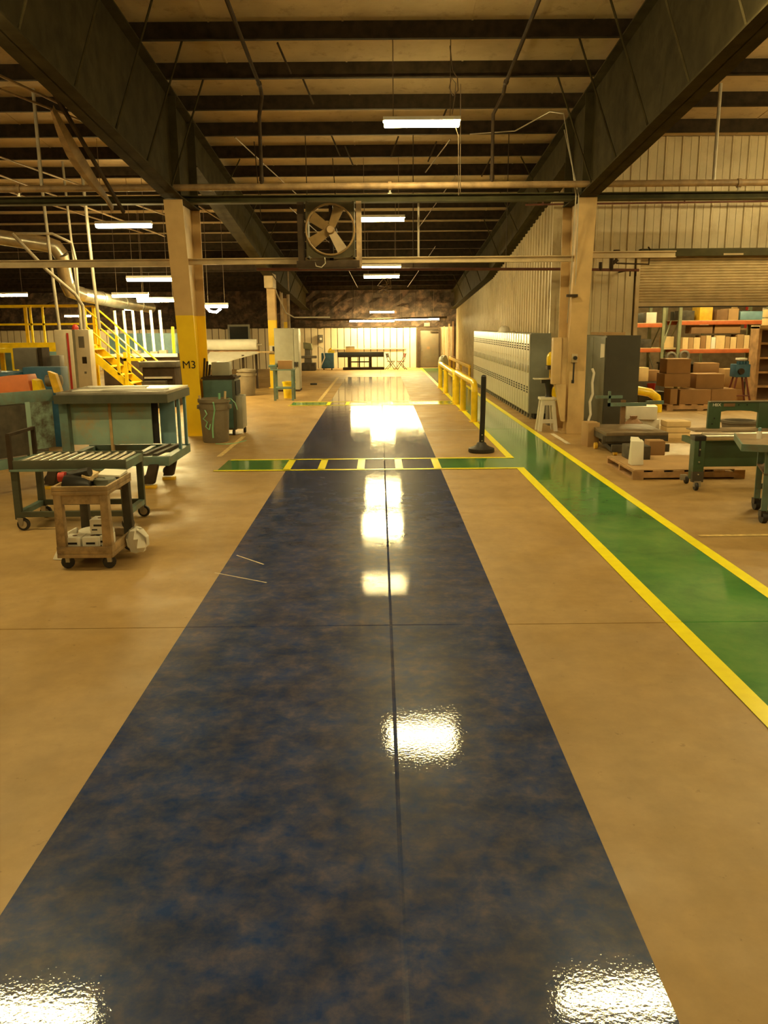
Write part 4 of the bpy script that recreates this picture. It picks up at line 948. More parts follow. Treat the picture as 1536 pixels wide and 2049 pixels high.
B().box(5.5, 6.3, 18.65, 19.15, 0, .445).build('crate', 'grimy', label='dark crate carrying two cartons near the door edge', cat='crate', bev=.01)
B().box(6.7, 7.45, 18.4, 18.85, 0, .285).build('crate', 'carton_dark', label='brown crate carrying pale cartons behind the carton stack', cat='crate', bev=.01)
B().box(7.48, 7.95, 18.4, 18.85, 0, .295).build('crate', 'cardboard', label='tan crate right of the brown carton stack', cat='crate', bev=.01)
rb = T('red_bucket', 'small red bucket on the floor behind the yellow bumper', 'bucket', (5.75, 17.9, .3))
B().lathe([(.07, 0), (.09, .16), (.085, .16), (.07, .02), (0, .02)], (5.75, 17.9, .3), 14).build('pail', 'red_paint', rb, smooth=True)
B().box(5.45, 6.0, 17.75, 18.1, 0, .3).build('toolbox', 'cab_dark', label='black tool chest under the small red bucket', cat='toolbox', bev=.01)
# wooden pigeon-hole shelf, engine on stand
ph = T('pigeonhole_shelf', 'brown wooden pigeonhole shelf at the right edge of the door opening', 'shelf', (8.35, 17.6, 0))
for x in (7.72, 8.9): B().box(x, x + .06, 17.4, 17.8, 0, 1.62).build('side', 'wood', ph)
B().box(7.78, 8.9, 17.78, 17.8, 0, 1.62).build('back', 'carton_dark', ph)
for k in range(6): B().box(7.78, 8.9, 17.4, 17.78, .1 + .29 * k, .14 + .29 * k).build('shelf', 'wood', ph)
B().box(7.72, 8.96, 17.38, 17.8, 1.58, 1.64).build('top', 'wood_pale', ph)
for k, (z, h) in enumerate(((1.642, .14), (1.8, .16))):
    carton(8.4, 17.6, z, .95, .36, h, '%s long pale carton on top of the pigeonhole shelf' % ('lower' if k == 0 else 'upper'), 'carton_pale', tape=False)
B().box(8.42, 9.0, 20.05, 20.7, 1.762, 1.96).build('machine_casting', 'teal_blue', label='teal machine part on the upper rack shelf at the right', cat='machine part', bev=.03)
en = T('engine', 'blue engine block on a dark red stand in the store room', 'engine', (7.35, 17.3, 0)); random.seed(9)
b = B().cb(7.35, 17.3, .62, .3, .3, .26); b.build('block', 'blue_paint', en, bev=.02)
for k in range(4): B().lathe([(.035, 0), (.035, .06), (0, .06)], (7.26 + .06 * k, 17.2, .88), 8).build('cylinder_cap', 'blue_paint', en, smooth=True)
B().lathe([(.06, -.06), (.06, 0)], (7.3, 17.15, .74), 12, 'Y').build('pulley', 'dark_iron', en, smooth=True)
B().box(7.28, 7.44, 17.2, 17.4, .96, 1.0).build('rag', 'white_paper', en)
for sx, sy in ((-.22, -.15), (.22, -.15), (-.22, .15), (.22, .15)): B().tube((7.35 + sx, 17.3 + sy, 0), (7.35 + sx * .4, 17.3 + sy * .6, .63), .02, 6).build('stand_leg', 'chair_red', en)
B().tube((7.18, 17.15, .25), (7.52, 17.15, .25), .014, 6).build('stand_bar', 'chair_red', en)

# assorted small stock on the racks and floor of the store room
random.seed(31)
pal = ['grimy', 'cab_dark', 'cardboard', 'carton_pale', 'grey_metal', 'white_plastic', 'carton_dark', 'blue_plastic', 'dark_iron', 'cardboard_lid']
for row, (y, z, xa, xb, nm) in enumerate(((20.12, .0, 5.3, 6.5, 'under the left pallet rack'), (20.12, .3, 5.35, 6.45, 'on the boxes under the left pallet rack'), (20.12, 0, 7.2, 8.9, 'under the right pallet rack'), (20.12, .34, 7.25, 8.85, 'on the boxes under the right pallet rack'))):
    x = xa; k = 0
    while x < xb - .1:
        w_ = random.uniform(.13, .26); h = random.uniform(.2, .3) if row % 2 else .3 if row == 0 else .34
        carton(x + w_ / 2, y, z, w_ - .02, .3, h, 'stock box %s, %s from the left' % (nm, ORD[k]), random.choice(pal), tape=False, grp='stock ' + nm); x += w_; k += 1
for k in range(7):
    x = 7.15 + .27 * k; h = random.uniform(.08, .16)
    carton(x, 20.7, 1.762, .2, .25, h + .1, 'small bin at the back of the upper rack shelf, %s from the left' % ORD[k], random.choice(pal), tape=False, grp='bins at the back of the upper shelf')
# ================================================================ left side
# ---------------------------------------------------------------- roller cart
rc = T('roller_cart', 'green steel conveyor cart with a row of silver rollers on casters', 'cart', (-2.65, 7.33, 0))
X0, X1, Y0, Y1 = -3.14, -2.16, 7.05, 7.6
for y, nm in ((Y0, 'side_rail'), (Y1 - .03, 'side_rail')): B().box(X0, X1, y, y + .03, .52, .61).build(nm, 'teal_dark', rc, bev=.003)
B().box(X0, X1, Y0 - .025, Y0, .52, .535).build('rail_lip', 'teal', rc)
for x in (X0, X1 - .04): B().box(x, x + .04, Y0 + .03, Y1 - .03, .52, .59).build('end_rail', 'teal', rc)
NR = 12
B().box(X0 + .03, X1 - .03, Y0 + .03, Y1 - .03, .535, .545).build('pan', 'grimy', rc)
for k in range(NR):
    x = X0 + .09 + (X1 - X0 - .16) * k / (NR - 1)
    B().tube((x, Y0 + .032, .592), (x, Y1 - .032, .592), .017, 10).build('roller', 'steel', rc, smooth=True)
for x in (X0, X1 - .06):
    for y in (Y0, Y1 - .045): B().box(x, x + .055, y, y + .045, .1, .52).build('leg', 'teal_dark', rc)
for y in (Y0, Y1 - .04): B().box(X0 + .055, X1 - .06, y, y + .04, .12, .165).build('lower_rail', 'teal_dark', rc)
for x in (X0, X1 - .055): B().box(x, x + .05, Y0 + .045, Y1 - .045, .12, .165).build('lower_rail', 'teal', rc)
for x in (X0 + .06, X1 - .02):
    for y in (Y0 + .02, Y1 - .03):
        B().lathe([(.03, -.018), (.052, -.016), (.055, 0), (.052, .016), (.03, .018)], (x, y, .055), 16, 'Y').build('caster', 'black_rubber', rc, smooth=True)
        B().lathe([(.034, -.021), (.034, .021)], (x, y, .055), 14, 'Y').build('caster_rim', 'wheel_rim', rc, smooth=True)
        B().hexa([(x - .03, y - .026, .05), (x + .0, y - .026, .05), (x + .0, y + .026, .05), (x - .03, y + .026, .05)], [(x - .045, y - .028, .115), (x + .01, y - .028, .115), (x + .01, y + .028, .115), (x - .045, y + .028, .115)]).build('caster_fork', 'galv', rc)
for y in (Y0 + .01, Y1 - .02): B().box(X0 - .01, X0 + .025, y - .015, y + .015, .52, .83).build('end_post', 'dark_iron', rc)
B().box(X0 - .008, X0 + .022, Y0, Y1, .815, .84).build('end_bar', 'dark_iron', rc)
# ---------------------------------------------------------------- small tan utility cart
sc = T('utility_cart', 'worn tan plastic utility cart with two trays in front of the roller cart', 'cart', (-2.13, 6.1, 0))
cx0, cx1, cy0, cy1 = -2.33, -1.93, 5.84, 6.42
def tray(z0, z1, nm):
    t_ = .02
    B().box(cx0, cx1, cy0, cy1, z0, z0 + .03).build(nm, 'cart_tan', sc, bev=.006)
    for a in ((cx0, cx1, cy0, cy0 + t_), (cx0, cx1, cy1 - t_, cy1), (cx0, cx0 + t_, cy0 + t_, cy1 - t_), (cx1 - t_, cx1, cy0 + t_, cy1 - t_)):
        B().box(*a, z0 + .03, z1).build(nm + '_lip', 'cart_tan', sc, bev=.005)
tray(.545, .61, 'top_tray'); tray(.085, .17, 'bottom_tray')
B().box(cx0 + .03, cx1 - .03, cy0 + .012, cy0 + .03, .48, .545).build('apron', 'cart_tan', sc)
B().box(cx0 + .03, cx1 - .03, cy1 - .03, cy1 - .012, .48, .545).build('apron', 'cart_tan', sc)
for x in (cx0 + .035, cx1 - .035):
    for y in (cy0 + .035, cy1 - .035):
        B().hexa([(x - .035, y - .03, .1), (x + .035, y - .03, .1), (x + .035, y + .03, .1), (x - .035, y + .03, .1)], [(x - .028, y - .03, .56), (x + .028, y - .03, .56), (x + .028, y + .03, .56), (x - .028, y + .03, .56)]).build('leg', 'cart_tan' if y < 6.1 else 'grimy', sc, bev=.006)  # rear legs take a much darker material than the front ones
for x in (cx0 + .06, cx1 - .04):
    for y in (cy0 + .04, cy1 - .04):
        B().lathe([(.025, -.016), (.046, -.014), (.048, 0), (.046, .014), (.025, .016)], (x, y, .048), 14, 'Y').spin(35, (x, y, 0)).build('caster', 'black_rubber', sc, smooth=True)
        B().box(x - .022, x + .022, y - .025, y + .025, .05, .088).build('caster_fork', 'galv', sc)
# things on the cart
hv = T('power_tool', 'black power tool with a red end on the tan utility cart', 'tool', (-2.24, 6.2, .575))
B().hexa([(-2.32, 5.98, .575), (-2.1, 6.0, .575), (-2.1, 6.2, .575), (-2.32, 6.2, .575)], [(-2.3, 6.0, .66), (-2.13, 6.02, .64), (-2.13, 6.16, .66), (-2.3, 6.18, .67)]).build('body', 'black_plastic', hv, bev=.02)
B().tube((-2.3, 6.1, .64), (-2.12, 6.06, .68), .035, 10).build('motor', 'black_plastic', hv, smooth=True)
B().lathe([(.0, -.03), (.035, -.02), (.04, .03), (0, .04)], (-2.33, 6.06, .64), 12, 'X').build('red_end', 'red_paint', hv, smooth=True)
B().box(-2.2, -2.1, 6.05, 6.09, .61, .62).build('blade_guard', 'steel', hv)
B().hexa([(-2.17, 6.02, .64), (-2.11, 6.02, .62), (-2.11, 6.22, .62), (-2.17, 6.22, .64)], [(-2.17, 6.02, .66), (-2.11, 6.02, .64), (-2.11, 6.22, .65), (-2.17, 6.22, .67)]).build('wood_offcut', 'wood_pale', label='small wood offcut lying across the black power tool', cat='wood')
gp = T('glove_pile', 'dark green work gloves bunched on the utility cart tray', 'gloves', (-2.03, 6.12, .575)); random.seed(2)
b = B().lathe([(.09, 0), (.095, .02), (.07, .045), (0, .05)], (-2.03, 6.1, .575), 12); b.v = [(x + random.uniform(-.012, .012), y * 1 + random.uniform(-.02, .02), z) for x, y, z in b.v]
b.build('glove', 'teal_dark', gp, smooth=True)
B().hexa([(-2.12, 6.2, .61), (-1.95, 6.2, .61), (-1.95, 6.4, .61), (-2.12, 6.4, .61)], [(-2.12, 6.2, .635), (-1.95, 6.2, .625), (-1.95, 6.4, .635), (-2.12, 6.4, .645)]).build('paper_pad', 'white_paper', label='white paper pad on the back of the utility cart top', cat='paper', bev=.004)
tr = T('tape_roll', 'large white roll lying on the bottom tray of the utility cart', 'roll', (-2.15, 6.18, .116))
B().lathe([(.05, 0), (.13, 0), (.13, .1), (.05, .1), (.05, 0)], (-2.15, 6.18, .116), 20).build('roll', 'white_paper', tr, smooth=True)
for k, (x, y, z) in enumerate(((-2.23, 5.95, .116), (-2.1, 5.95, .116), (-2.03, 6.0, .116), (-2.06, 6.02, .232))):
    o = carton(x, y, z, .115, .13, .11, 'white tissue pack on the utility cart, %s' % ['left front', 'middle front', 'right front', 'upper right'][k], 'white_paper', tape=False, grp='tissue packs on the utility cart', name='tissue_pack')
    B().box(x - .03, x + .035, y - .067, y - .0655, z + .06, z + .075).build('print_line', 'text_black', o)
    B().box(x - .045, x - .005, y - .067, y - .0655, z + .03, z + .04).build('print_line', 'text_black', o)
    B().lathe([(.018, .1095), (.018, .112)], (x, y, z), 10).build('core_hole', 'carton_dark', o)
cb_ = T('plastic_bag', 'white plastic bag bulging out behind the right side of the utility cart', 'bag', (-1.88, 6.25, 0)); random.seed(6)
b = B().lathe([(.05, .04), (.085, .08), (.08, .15), (.05, .21), (0, .23)], (-1.86, 6.2, 0), 12)
b.v = [(x + random.uniform(-.02, .02), y * 1.0 + random.uniform(-.03, .03), z) for x, y, z in b.v]
b.build('sheet', 'white_paper', cb_, smooth=True)
b = B().hexa([(-2.48, 6.1, 0), (-2.36, 6.08, 0), (-2.34, 6.4, 0), (-2.44, 6.42, 0)], [(-2.38, 6.15, .2), (-2.345, 6.15, .21), (-2.345, 6.35, .2), (-2.38, 6.35, .19)])
b.build('plastic_bag', 'white_paper', label='crumpled white bag on the floor behind the left side of the utility cart', cat='bag', bev=.025)
# ---------------------------------------------------------------- long teal table
tt = T('machine_table', 'long teal steel machine table with stained side panels on yellow-footed casters', 'table', (-3.0, 9.6, 0))
B().box(-3.48, -2.29, 9.1, 10.15, .99, 1.03).build('top_plate', 'galv', tt, bev=.005)
B().box(-3.50, -2.28, 9.08, 9.12, .91, 1.0).build('front_beam', 'teal_dark', tt)
B().box(-2.32, -2.28, 9.12, 10.16, .91, 1.0).build('end_beam', 'teal_dark', tt)
B().box(-3.5, -2.3, 10.12, 10.16, .91, 1.0).build('rear_beam', 'teal_dark', tt)
for k, (x0, x1, m) in enumerate(((-3.40, -2.98, 'teal_panel'), (-2.96, -2.52, 'teal_panel'))):
    B().box(x0, x1, 9.28, 9.31, .44, .92).build('side_panel', m, tt, bev=.003)
B().box(-2.985, -2.955, 9.27, 9.315, .30, .92).build('panel_post', 'rust_post', tt)
B().box(-3.5, -3.41, 9.2, 9.32, .30, .92).build('corner_post', 'teal', tt)
B().box(-2.53, -2.46, 9.33, 9.36, .44, .92).build('gap_shade_strip', 'slot', tt)  # near-black strip paints in the shade of the open gap between panels
B().box(-2.47, -2.3, 9.45, 9.48, .42, .92).build('end_panel', 'teal_blue', tt, bev=.003)
for y in (9.78, 10.1): B().box(-2.345, -2.315, y - .05, y, .25, .93).build('end_slat', 'teal_blue', tt)
for a in ((-3.5, -2.3, 9.05, 9.13), (-3.5, -2.3, 10.05, 10.13)): B().box(*a, .23, .33).build('deck_rail', 'teal', tt, bev=.004)
for a in ((-3.5, -3.42, 9.13, 10.05), (-2.38, -2.3, 9.13, 10.05), (-2.75, -2.69, 9.13, 10.05)): B().box(*a, .23, .32).build('deck_rail', 'teal', tt)
for x in (-2.62, -2.5): B().hexa([(x, 9.15, .32), (x + .05, 9.15, .32), (x + .12, 10.0, .32), (x + .07, 10.0, .32)], [(x, 9.15, .35), (x + .05, 9.15, .35), (x + .12, 10.0, .35), (x + .07, 10.0, .35)]).build('deck_slat', 'grimy', tt)
for x, y in ((-2.5, 8.98), (-2.42, 9.5), (-3.58, 9.0), (-3.45, 10.0)):
    B().hexa([(x - .06, y - .05, .05), (x + .05, y - .05, .05), (x + .05, y + .05, .05), (x - .06, y + .05, .05)], [(x - .01, y + .0, .25), (x + .09, y + .0, .25), (x + .09, y + .12, .25), (x - .01, y + .12, .25)]).build('caster_bracket', 'dark_iron', tt, bev=.008)
    B().lathe([(.055, -.02), (.06, 0), (.055, .02)], (x - .01, y, .1), 14, 'Y').build('caster', 'black_rubber', tt, smooth=True)
    B().box(x - .07, x + .07, y - .05, y + .04, 0, .035).build('yellow_foot', 'safety_yellow_worn', tt, bev=.006)
for k, (x, y, w_, d) in enumerate(((-3.2, 9.35, .3, .25), (-2.85, 9.5, .4, .3), (-2.5, 9.4, .28, .2), (-3.0, 9.85, .6, .2))):
    B().box(x - w_ / 2, x + w_ / 2, y - d / 2, y + d / 2, 1.031, 1.04).build('sheet_stack', 'white_paper', label='pale flat sheet on the teal machine table, %s from the left' % ORD[[0, 2, 3, 1][k]], cat='sheet', group='flat sheets on the machine table')
# left angled section
ta = T('panel_frame', 'teal frame with a blackened panel at the left picture edge', 'machine', (-3.8, 8.8, 0))
def tb(t): return (-3.53 - .60 * t, 9.16 - .95 * t)        # runs toward the camera to the left
def slabp(t0, t1, z0, z1, th, off=0):
    (ax, ay), (bx, by) = tb(t0), tb(t1); d = Vector((bx - ax, by - ay)).normalized(); nx_, ny_ = d.y * th, -d.x * th
    ox, oy = d.y * off, -d.x * off
    q = [(ax + ox, ay + oy), (bx + ox, by + oy), (bx + ox + nx_, by + oy + ny_), (ax + ox + nx_, ay + oy + ny_)]
    return B().hexa([(*p, z0) for p in q], [(*p, z1) for p in q])
slabp(0, 1.6, .94, 1.06, .06).build('top_beam', 'teal', ta, bev=.004)
slabp(.02, .27, .44, .94, .03).build('stained_panel', 'teal_stained', ta)
slabp(.32, .85, .40, .93, .035, -.01).build('black_panel', 'grimy', ta)
slabp(.27, .32, .36, .95, .05, -.01).build('post', 'teal_panel', ta)
slabp(.85, 1.6, .25, .93, .03).build('end_panel', 'teal_panel', ta)
slabp(0, 1.6, .28, .38, .06).build('lower_beam', 'teal', ta)
for t in (.1, 1.1): x, y = tb(t); B().box(x - .04, x + .04, y + .1, y + .18, 0, .3).build('foot', 'teal_dark', ta)
slabp(0.0, 1.6, .30, .33, .4, .06).build('shelf', 'bench_top', ta)
# machine tool heap behind: orange guard, blue vise, grey console
om = T('machine_guard', 'orange sheet metal guard standing behind the teal frame', 'guard', (-4.9, 11.6, 0))
B().hexa([(-5.12, 11.3, .8), (-4.66, 11.35, .8), (-4.66, 11.75, .8), (-5.12, 11.7, .8)], [(-5.08, 11.35, 1.08), (-4.72, 11.4, 1.1), (-4.72, 11.7, 1.1), (-5.08, 11.65, 1.08)]).build('guard', 'orange_paint', om, bev=.01)
B().box(-5.1, -4.68, 11.3, 11.8, 0, .8).build('stand', 'cab_dark', om)
B().hexa([(-4.66, 11.4, .85), (-4.55, 11.4, .85), (-4.55, 11.6, .85), (-4.66, 11.6, .85)], [(-4.66, 11.4, 1.04), (-4.6, 11.4, 1.02), (-4.6, 11.6, 1.02), (-4.66, 11.6, 1.04)]).build('yellow_edge', 'safety_yellow', om)
B().lathe([(0, -.12), (.08, -.1), (.08, .1), (0, .12)], (-4.48, 11.7, 1.0), 12, 'X').build('motor', 'grey_metal', om, smooth=True)
B().hexa([(-4.42, 11.5, .85), (-4.32, 11.5, .85), (-4.32, 11.6, .85), (-4.42, 11.6, .85)], [(-4.48, 11.5, 1.14), (-4.38, 11.5, 1.1), (-4.38, 11.6, 1.1), (-4.48, 11.6, 1.14)]).build('yellow_lever', 'safety_yellow_worn', om)
bmac = T('blue_machine', 'dark blue machine body at the left edge behind the orange guard', 'machine', (-5.5, 12.0, 0))
B().box(-6.4, -5.15, 11.8, 12.6, 0, 1.1).build('body', 'blue_paint', bmac, bev=.02)
B().box(-5.15, -4.6, 12.3, 12.6, 0, 1.16).build('side_body', 'blue_paint', bmac, bev=.015)
B().hexa([(-6.2, 11.85, 1.1), (-5.5, 11.85, 1.1), (-5.5, 12.4, 1.1), (-6.2, 12.4, 1.1)], [(-6.2, 12.0, 1.25), (-5.6, 12.0, 1.2), (-5.6, 12.35, 1.2), (-6.2, 12.35, 1.25)]).build('bed', 'grimy', bmac)
B().tube((-5.6, 11.85, 1.13), (-5.3, 11.95, 1.12), .025, 8).build('spindle', 'steel', bmac)
gc = T('control_console', 'grey control console box above the orange guard', 'control box', (-5.33, 13.0, 0))
B().box(-5.52, -5.17, 12.9, 13.2, 1.1, 1.42).build('box', 'grey_metal', gc, bev=.015)
B().box(-5.165, -5.1, 12.95, 13.25, 1.1, 1.42).build('side_cover', 'dark_iron', gc)
B().tube((-5.35, 13.05, 0), (-5.35, 13.05, 1.1), .05, 8).build('pedestal', 'dark_iron', gc)
B().box(-5.05, -4.9, 13.1, 13.3, .8, 1.3).build('motor_box', 'grey_metal', gc, bev=.01)
yf = T('safety_gate', 'yellow square steel frame left of the grey console', 'gate', (-6.0, 13.8, 0))
B().box(-6.6, -5.82, 13.7, 13.78, 1.33, 1.4).build('top_bar', 'safety_yellow', yf)
B().box(-5.89, -5.82, 13.7, 13.78, 0, 1.33).build('post', 'safety_yellow', yf)
B().box(-6.6, -6.53, 13.7, 13.78, 0, 1.33).build('post', 'safety_yellow', yf)
# cream machine cabinets
for k, (x0, x1, y) in enumerate(((-6.0, -5.68, 15.9), (-5.45, -5.2, 15.4))):
    c = T('machine_cabinet', ['cream electrical cabinet with a red strip at its right edge', 'cream electrical cabinet with dark meters on its front'][k], 'cabinet', ((x0 + x1) / 2, y, 0))
    B().box(x0, x1, y, y + .26, 0, 1.68).build('body', 'mach_cream', c, bev=.012)
    if k == 0:
        B().box(x1 - .1, x1 - .06, y - .006, y, .5, 1.62).build('red_strip', 'red_paint', c)
        B().lathe([(.06, 0), (.06, .05), (.03, .09), (0, .1)], (x1 + .04, y + .1, 1.68), 12).build('beacon', 'red_paint', c, smooth=True)
        B().box(x1, x1 + .09, y + .02, y + .24, 0, 1.68).build('side_panel', 'grey_metal', c)
    else:
        B().box(x0 + .06, x0 + .16, y - .006, y, 1.36, 1.56).build('meter', 'grey_metal', c)
        B().box(x0 + .1, x0 + .18, y - .006, y, 1.08, 1.2).build('meter', 'dark_iron', c)
        B().box(x0 + .12, x0 + .16, y - .006, y, .9, .94).build('mark', 'grey_metal', c)
        B().box(x0 - .05, x0, y + .02, y + .24, 0, 1.66).build('side_panel', 'cab_light', c)
# ---------------------------------------------------------------- yellow mezzanine walkway and stair
mz = T('mezzanine_walkway', 'yellow steel walkway with double handrail behind the cream cabinets', 'walkway', (-8.2, 19.6, 0))
MX = -6.62
B().box(-11.5, MX, 19.2, 20.1, 1.3, 1.34).build('deck', 'safety_yellow_worn', mz)
B().box(-11.5, MX, 19.16, 19.2, 1.2, 1.4).build('edge_beam', 'safety_yellow', mz)
for z in (1.8, 2.2): B().box(-11.5, MX, 19.18, 19.21, z - .02, z + .02).build('handrail', 'safety_yellow', mz)
for z in (1.8, 2.2): B().box(-11.5, MX, 20.08, 20.11, z - .02, z + .02).build('handrail', 'safety_yellow', mz)
for x in (-11, -9.9, -8.75, -7.72, -7.45, MX): B().box(x - .03, x + .01, 19.18, 19.22, 1.34, 2.2).build('rail_post', 'safety_yellow', mz)
for x in (-9.8, -8.2, MX): B().box(x - .04, x + .03, 20.07, 20.12, 1.34, 2.2).build('rail_post', 'safety_yellow', mz)
for x in (-11, -8.8, MX):
    for y in (19.25, 20.0): B().box(x - .05, x + .04, y - .04, y + .04, 0, 1.3).build('support_leg', 'safety_yellow', mz)
stt = T('stair', 'steep yellow steel stair coming down from the walkway', 'stair', (-5.9, 19.6, 0))
SX0, SX1 = MX + .03, -5.2
for y in (19.18, 20.02):
    B().hexa([(SX0, y, 1.14), (SX1 - .08, y, 0), (SX1 - .08, y + .03, 0), (SX0, y + .03, 1.14)], [(SX0, y, 1.36), (SX1 + .14, y, 0), (SX1 + .14, y + .03, 0), (SX0, y + .03, 1.36)]).build('stringer', 'safety_yellow', stt)
    for dz in (.46, .86):
        B().path([(SX0, y + .015, 1.34 + dz), (SX1 + .06, y + .015, dz + .02), (SX1 + .12, y + .015, dz - .12)], .02, 6).build('handrail', 'safety_yellow', stt)
    for t in (.04, .5, .97):
        x = SX0 + (SX1 - SX0 + .06) * t; zb = 1.34 * (1 - t)
        B().box(x - .03, x + .03, y, y + .04, zb, zb + .86).build('rail_post', 'safety_yellow', stt)
for k in range(7):
    t = (k + .5) / 7; x = SX0 + (SX1 - SX0) * t; B().box(x - .1, x + .1, 19.21, 20.02, 1.34 * (1 - t) - .02, 1.34 * (1 - t)).build('tread', 'safety_yellow_worn', stt)
B().box(-5.72, -5.65, 19.1, 19.16, 0, 1.34 * .5 + .5).build('stair_gate_post', 'safety_yellow', label='stout yellow post standing in front of the stair', cat='post')
B().box(-5.72, -5.3, 19.1, 19.16, .98, 1.04).build('stair_gate_bar', 'safety_yellow', label='yellow bar projecting right from the stout stair post', cat='bar')
# ---------------------------------------------------------------- machine with lit white posts
pm = T('post_rack', 'row of brightly lit white upright posts on a dark machine bed', 'machine', (-5.8, 21.3, 0))
B().box(-6.8, -5.0, 21.0, 22.2, .1, 1.05).build('bed', 'dark_iron', pm, bev=.02)
B().box(-6.9, -4.95, 20.95, 21.0, 1.0, 1.08).build('bed_edge', 'white_plastic', pm)
for k in range(6):
    x = -6.42 + .22 * k; B().tube((x, 21.1, 1.05), (x - .03, 21.1, 2.12), .035, 8).build('white_post', 'white_enamel', pm, smooth=True)
    B().box(x - .09, x + .09, 21.03, 21.2, 1.05, 1.1 + .03 * (k % 3)).build('clamp', 'steel', pm)
B().box(-5.08, -5.02, 21.05, 21.11, 1.05, 1.72).build('yellow_post', 'safety_yellow', pm)
B().box(-7.2, -5.4, 22.9, 23.2, 0, 1.56).build('blue_partition', 'teal_blue', label='light blue machine panel behind the lit white posts', cat='panel', bev=.01)
B().box(-9.8, -7.1, 20.7, 21.0, 0, 1.24).build('blue_partition', 'teal_blue', label='long light blue machine side under the yellow walkway', cat='panel', bev=.01)
pr = T('press_machine', 'dark press machine right of the yellow stair', 'machine', (-5.2, 18.8, 0))
B().box(-5.15, -4.45, 18.5, 19.1, .0, .86).build('body', 'dark_iron', pr, bev=.02)
B().box(-5.2, -4.4, 18.45, 19.15, .86, .98).build('table', 'grimy', pr, bev=.01)
B().box(-5.1, -4.5, 18.44, 18.5, .62, .66).build('bright_edge', 'steel', pr)
B().box(-5.1, -4.6, 18.2, 18.44, .0, .58).build('drawer_unit', 'grimy', pr)
# ---------------------------------------------------------------- trash cans, teal cart, table
def bin_(x, y, label, s=1.0):
    t = T('trash_can', label, 'trash can', (x, y, 0))
    B().lathe([(.185 * s, 0), (.195 * s, .02), (.225 * s, .62 * s), (.22 * s, .62 * s), (.19 * s, .03), (0, .03)], (x, y, 0), 26).build('barrel', 'bin_grey', t, smooth=True)
    B().lathe([(.222 * s, .6 * s), (.243 * s, .6 * s), (.243 * s, .65 * s), (.225 * s, .655 * s), (.222 * s, .6 * s)], (x, y, 0), 26).build('rim', 'bin_grey', t, smooth=True)
    B().lathe([(.215 * s, .49 * s), (.228 * s, .49 * s), (.23 * s, .5 * s), (.217 * s, .5 * s)], (x, y, 0), 26).build('band', 'bin_grey', t, smooth=True)
    for sx in (-1, 1): B().box(x + sx * .235 * s - .02, x + sx * .235 * s + .02, y - .05, y + .05, .5 * s, .56 * s).build('handle', 'bin_grey', t, bev=.008)
    return t
bn = bin_(-2.5, 12.75, 'grey round trash can with green strapping in front of the M3 column')
gs = T('plastic_strapping', 'loose green plastic strapping hanging out of the near trash can', 'strapping', (-2.47, 12.5, .3))
def ribbon(pts, w_):
    vs = []; fs = []
    for i, p in enumerate(pts): vs += [(p[0] - w_ / 2, p[1], p[2]), (p[0] + w_ / 2, p[1], p[2]), (p[0] + w_ / 2, p[1] + .003, p[2]), (p[0] - w_ / 2, p[1] + .003, p[2])]
    for i in range(len(pts) - 1):
        a = i * 4
        for j in range(4): fs.append((a + j, a + (j + 1) % 4, a + 4 + (j + 1) % 4, a + 4 + j))
    return B().add(vs, fs)
ribbon([(-2.48, 12.52, .64), (-2.46, 12.5, .6), (-2.45, 12.505, .5), (-2.48, 12.52, .36), (-2.5, 12.53, .22), (-2.5, 12.54, .08)], .022).build('strap', 'strap_green', gs)
ribbon([(-2.6, 12.53, .5), (-2.57, 12.515, .44), (-2.63, 12.52, .37), (-2.57, 12.52, .32), (-2.6, 12.53, .25), (-2.55, 12.53, .2), (-2.53, 12.53, .29)], .016).build('strap', 'strap_green', gs)
B().path([(-2.35, 12.7, .62), (-2.22, 12.6, .66), (-2.15, 12.55, .6), (-2.12, 12.55, .5)], .007, 5).build('strap', 'strap_green', gs, smooth=True)
B().path([(-2.45, 12.45, .005), (-2.3, 12.4, .005), (-2.15, 12.5, .005), (-2.05, 12.8, .005)], .007, 5).build('strap', 'strap_green', gs, smooth=True)
for k, (x, dx, m) in enumerate(((-2.38, .06, 'wood_pale'), (-2.43, .02, 'strap_green'), (-2.66, -.05, 'wood_pale'))):
    B().tube((x, 12.75, .1), (x + dx, 12.72, .76 - .03 * k), .018, 6).build('scrap_stick', m, label=['tan stick standing in the near trash can', 'green stick standing in the near trash can', 'short pale stick at the left rim of the near trash can'][k], cat='stick')
bin_(-3.36, 21.5, 'far grey trash can beside the small teal table', 1.0)
B().lathe([(.2, 0), (.17, .03), (.08, .05), (0, .055)], (-3.36, 21.5, .63), 12).build('bin_liner', 'bin_grey', label='crumpled bag filling the far trash can', cat='bag', smooth=True)
tcart = T('tool_cabinet', 'dark teal steel cabinet on casters between column and trash can', 'cabinet', (-2.55, 13.7, 0))
B().box(-2.8, -2.3, 13.45, 13.95, .09, .9).build('body', 'teal_dark', tcart, bev=.006)
B().box(-2.8, -2.34, 13.435, 13.45, .12, .88).build('front_panel', 'teal_deep', tcart, bev=.004)
B().box(-2.3, -2.2, 13.5, 13.92, .1, .62).build('side_door', 'cab_light', tcart, bev=.006)
B().box(-2.3, -2.285, 13.5, 13.92, .64, .86).build('side_drawer', 'slot', tcart)
B().box(-2.82, -2.28, 13.43, 13.97, .9, .925).build('top', 'dark_iron', tcart)
for x, y in ((-2.35, 13.5), (-2.23, 13.85), (-2.75, 13.5), (-2.75, 13.9)):
    B().lathe([(.045, -.018), (.048, 0), (.045, .018)], (x, y, .047), 14, 'X').build('caster', 'black_rubber', tcart, smooth=True)
B().box(-2.66, -2.38, 13.5, 13.75, .95, 1.16).build('grey_case', 'cab_light', label='pale grey case on top of the dark teal cabinet', cat='case', bev=.01)
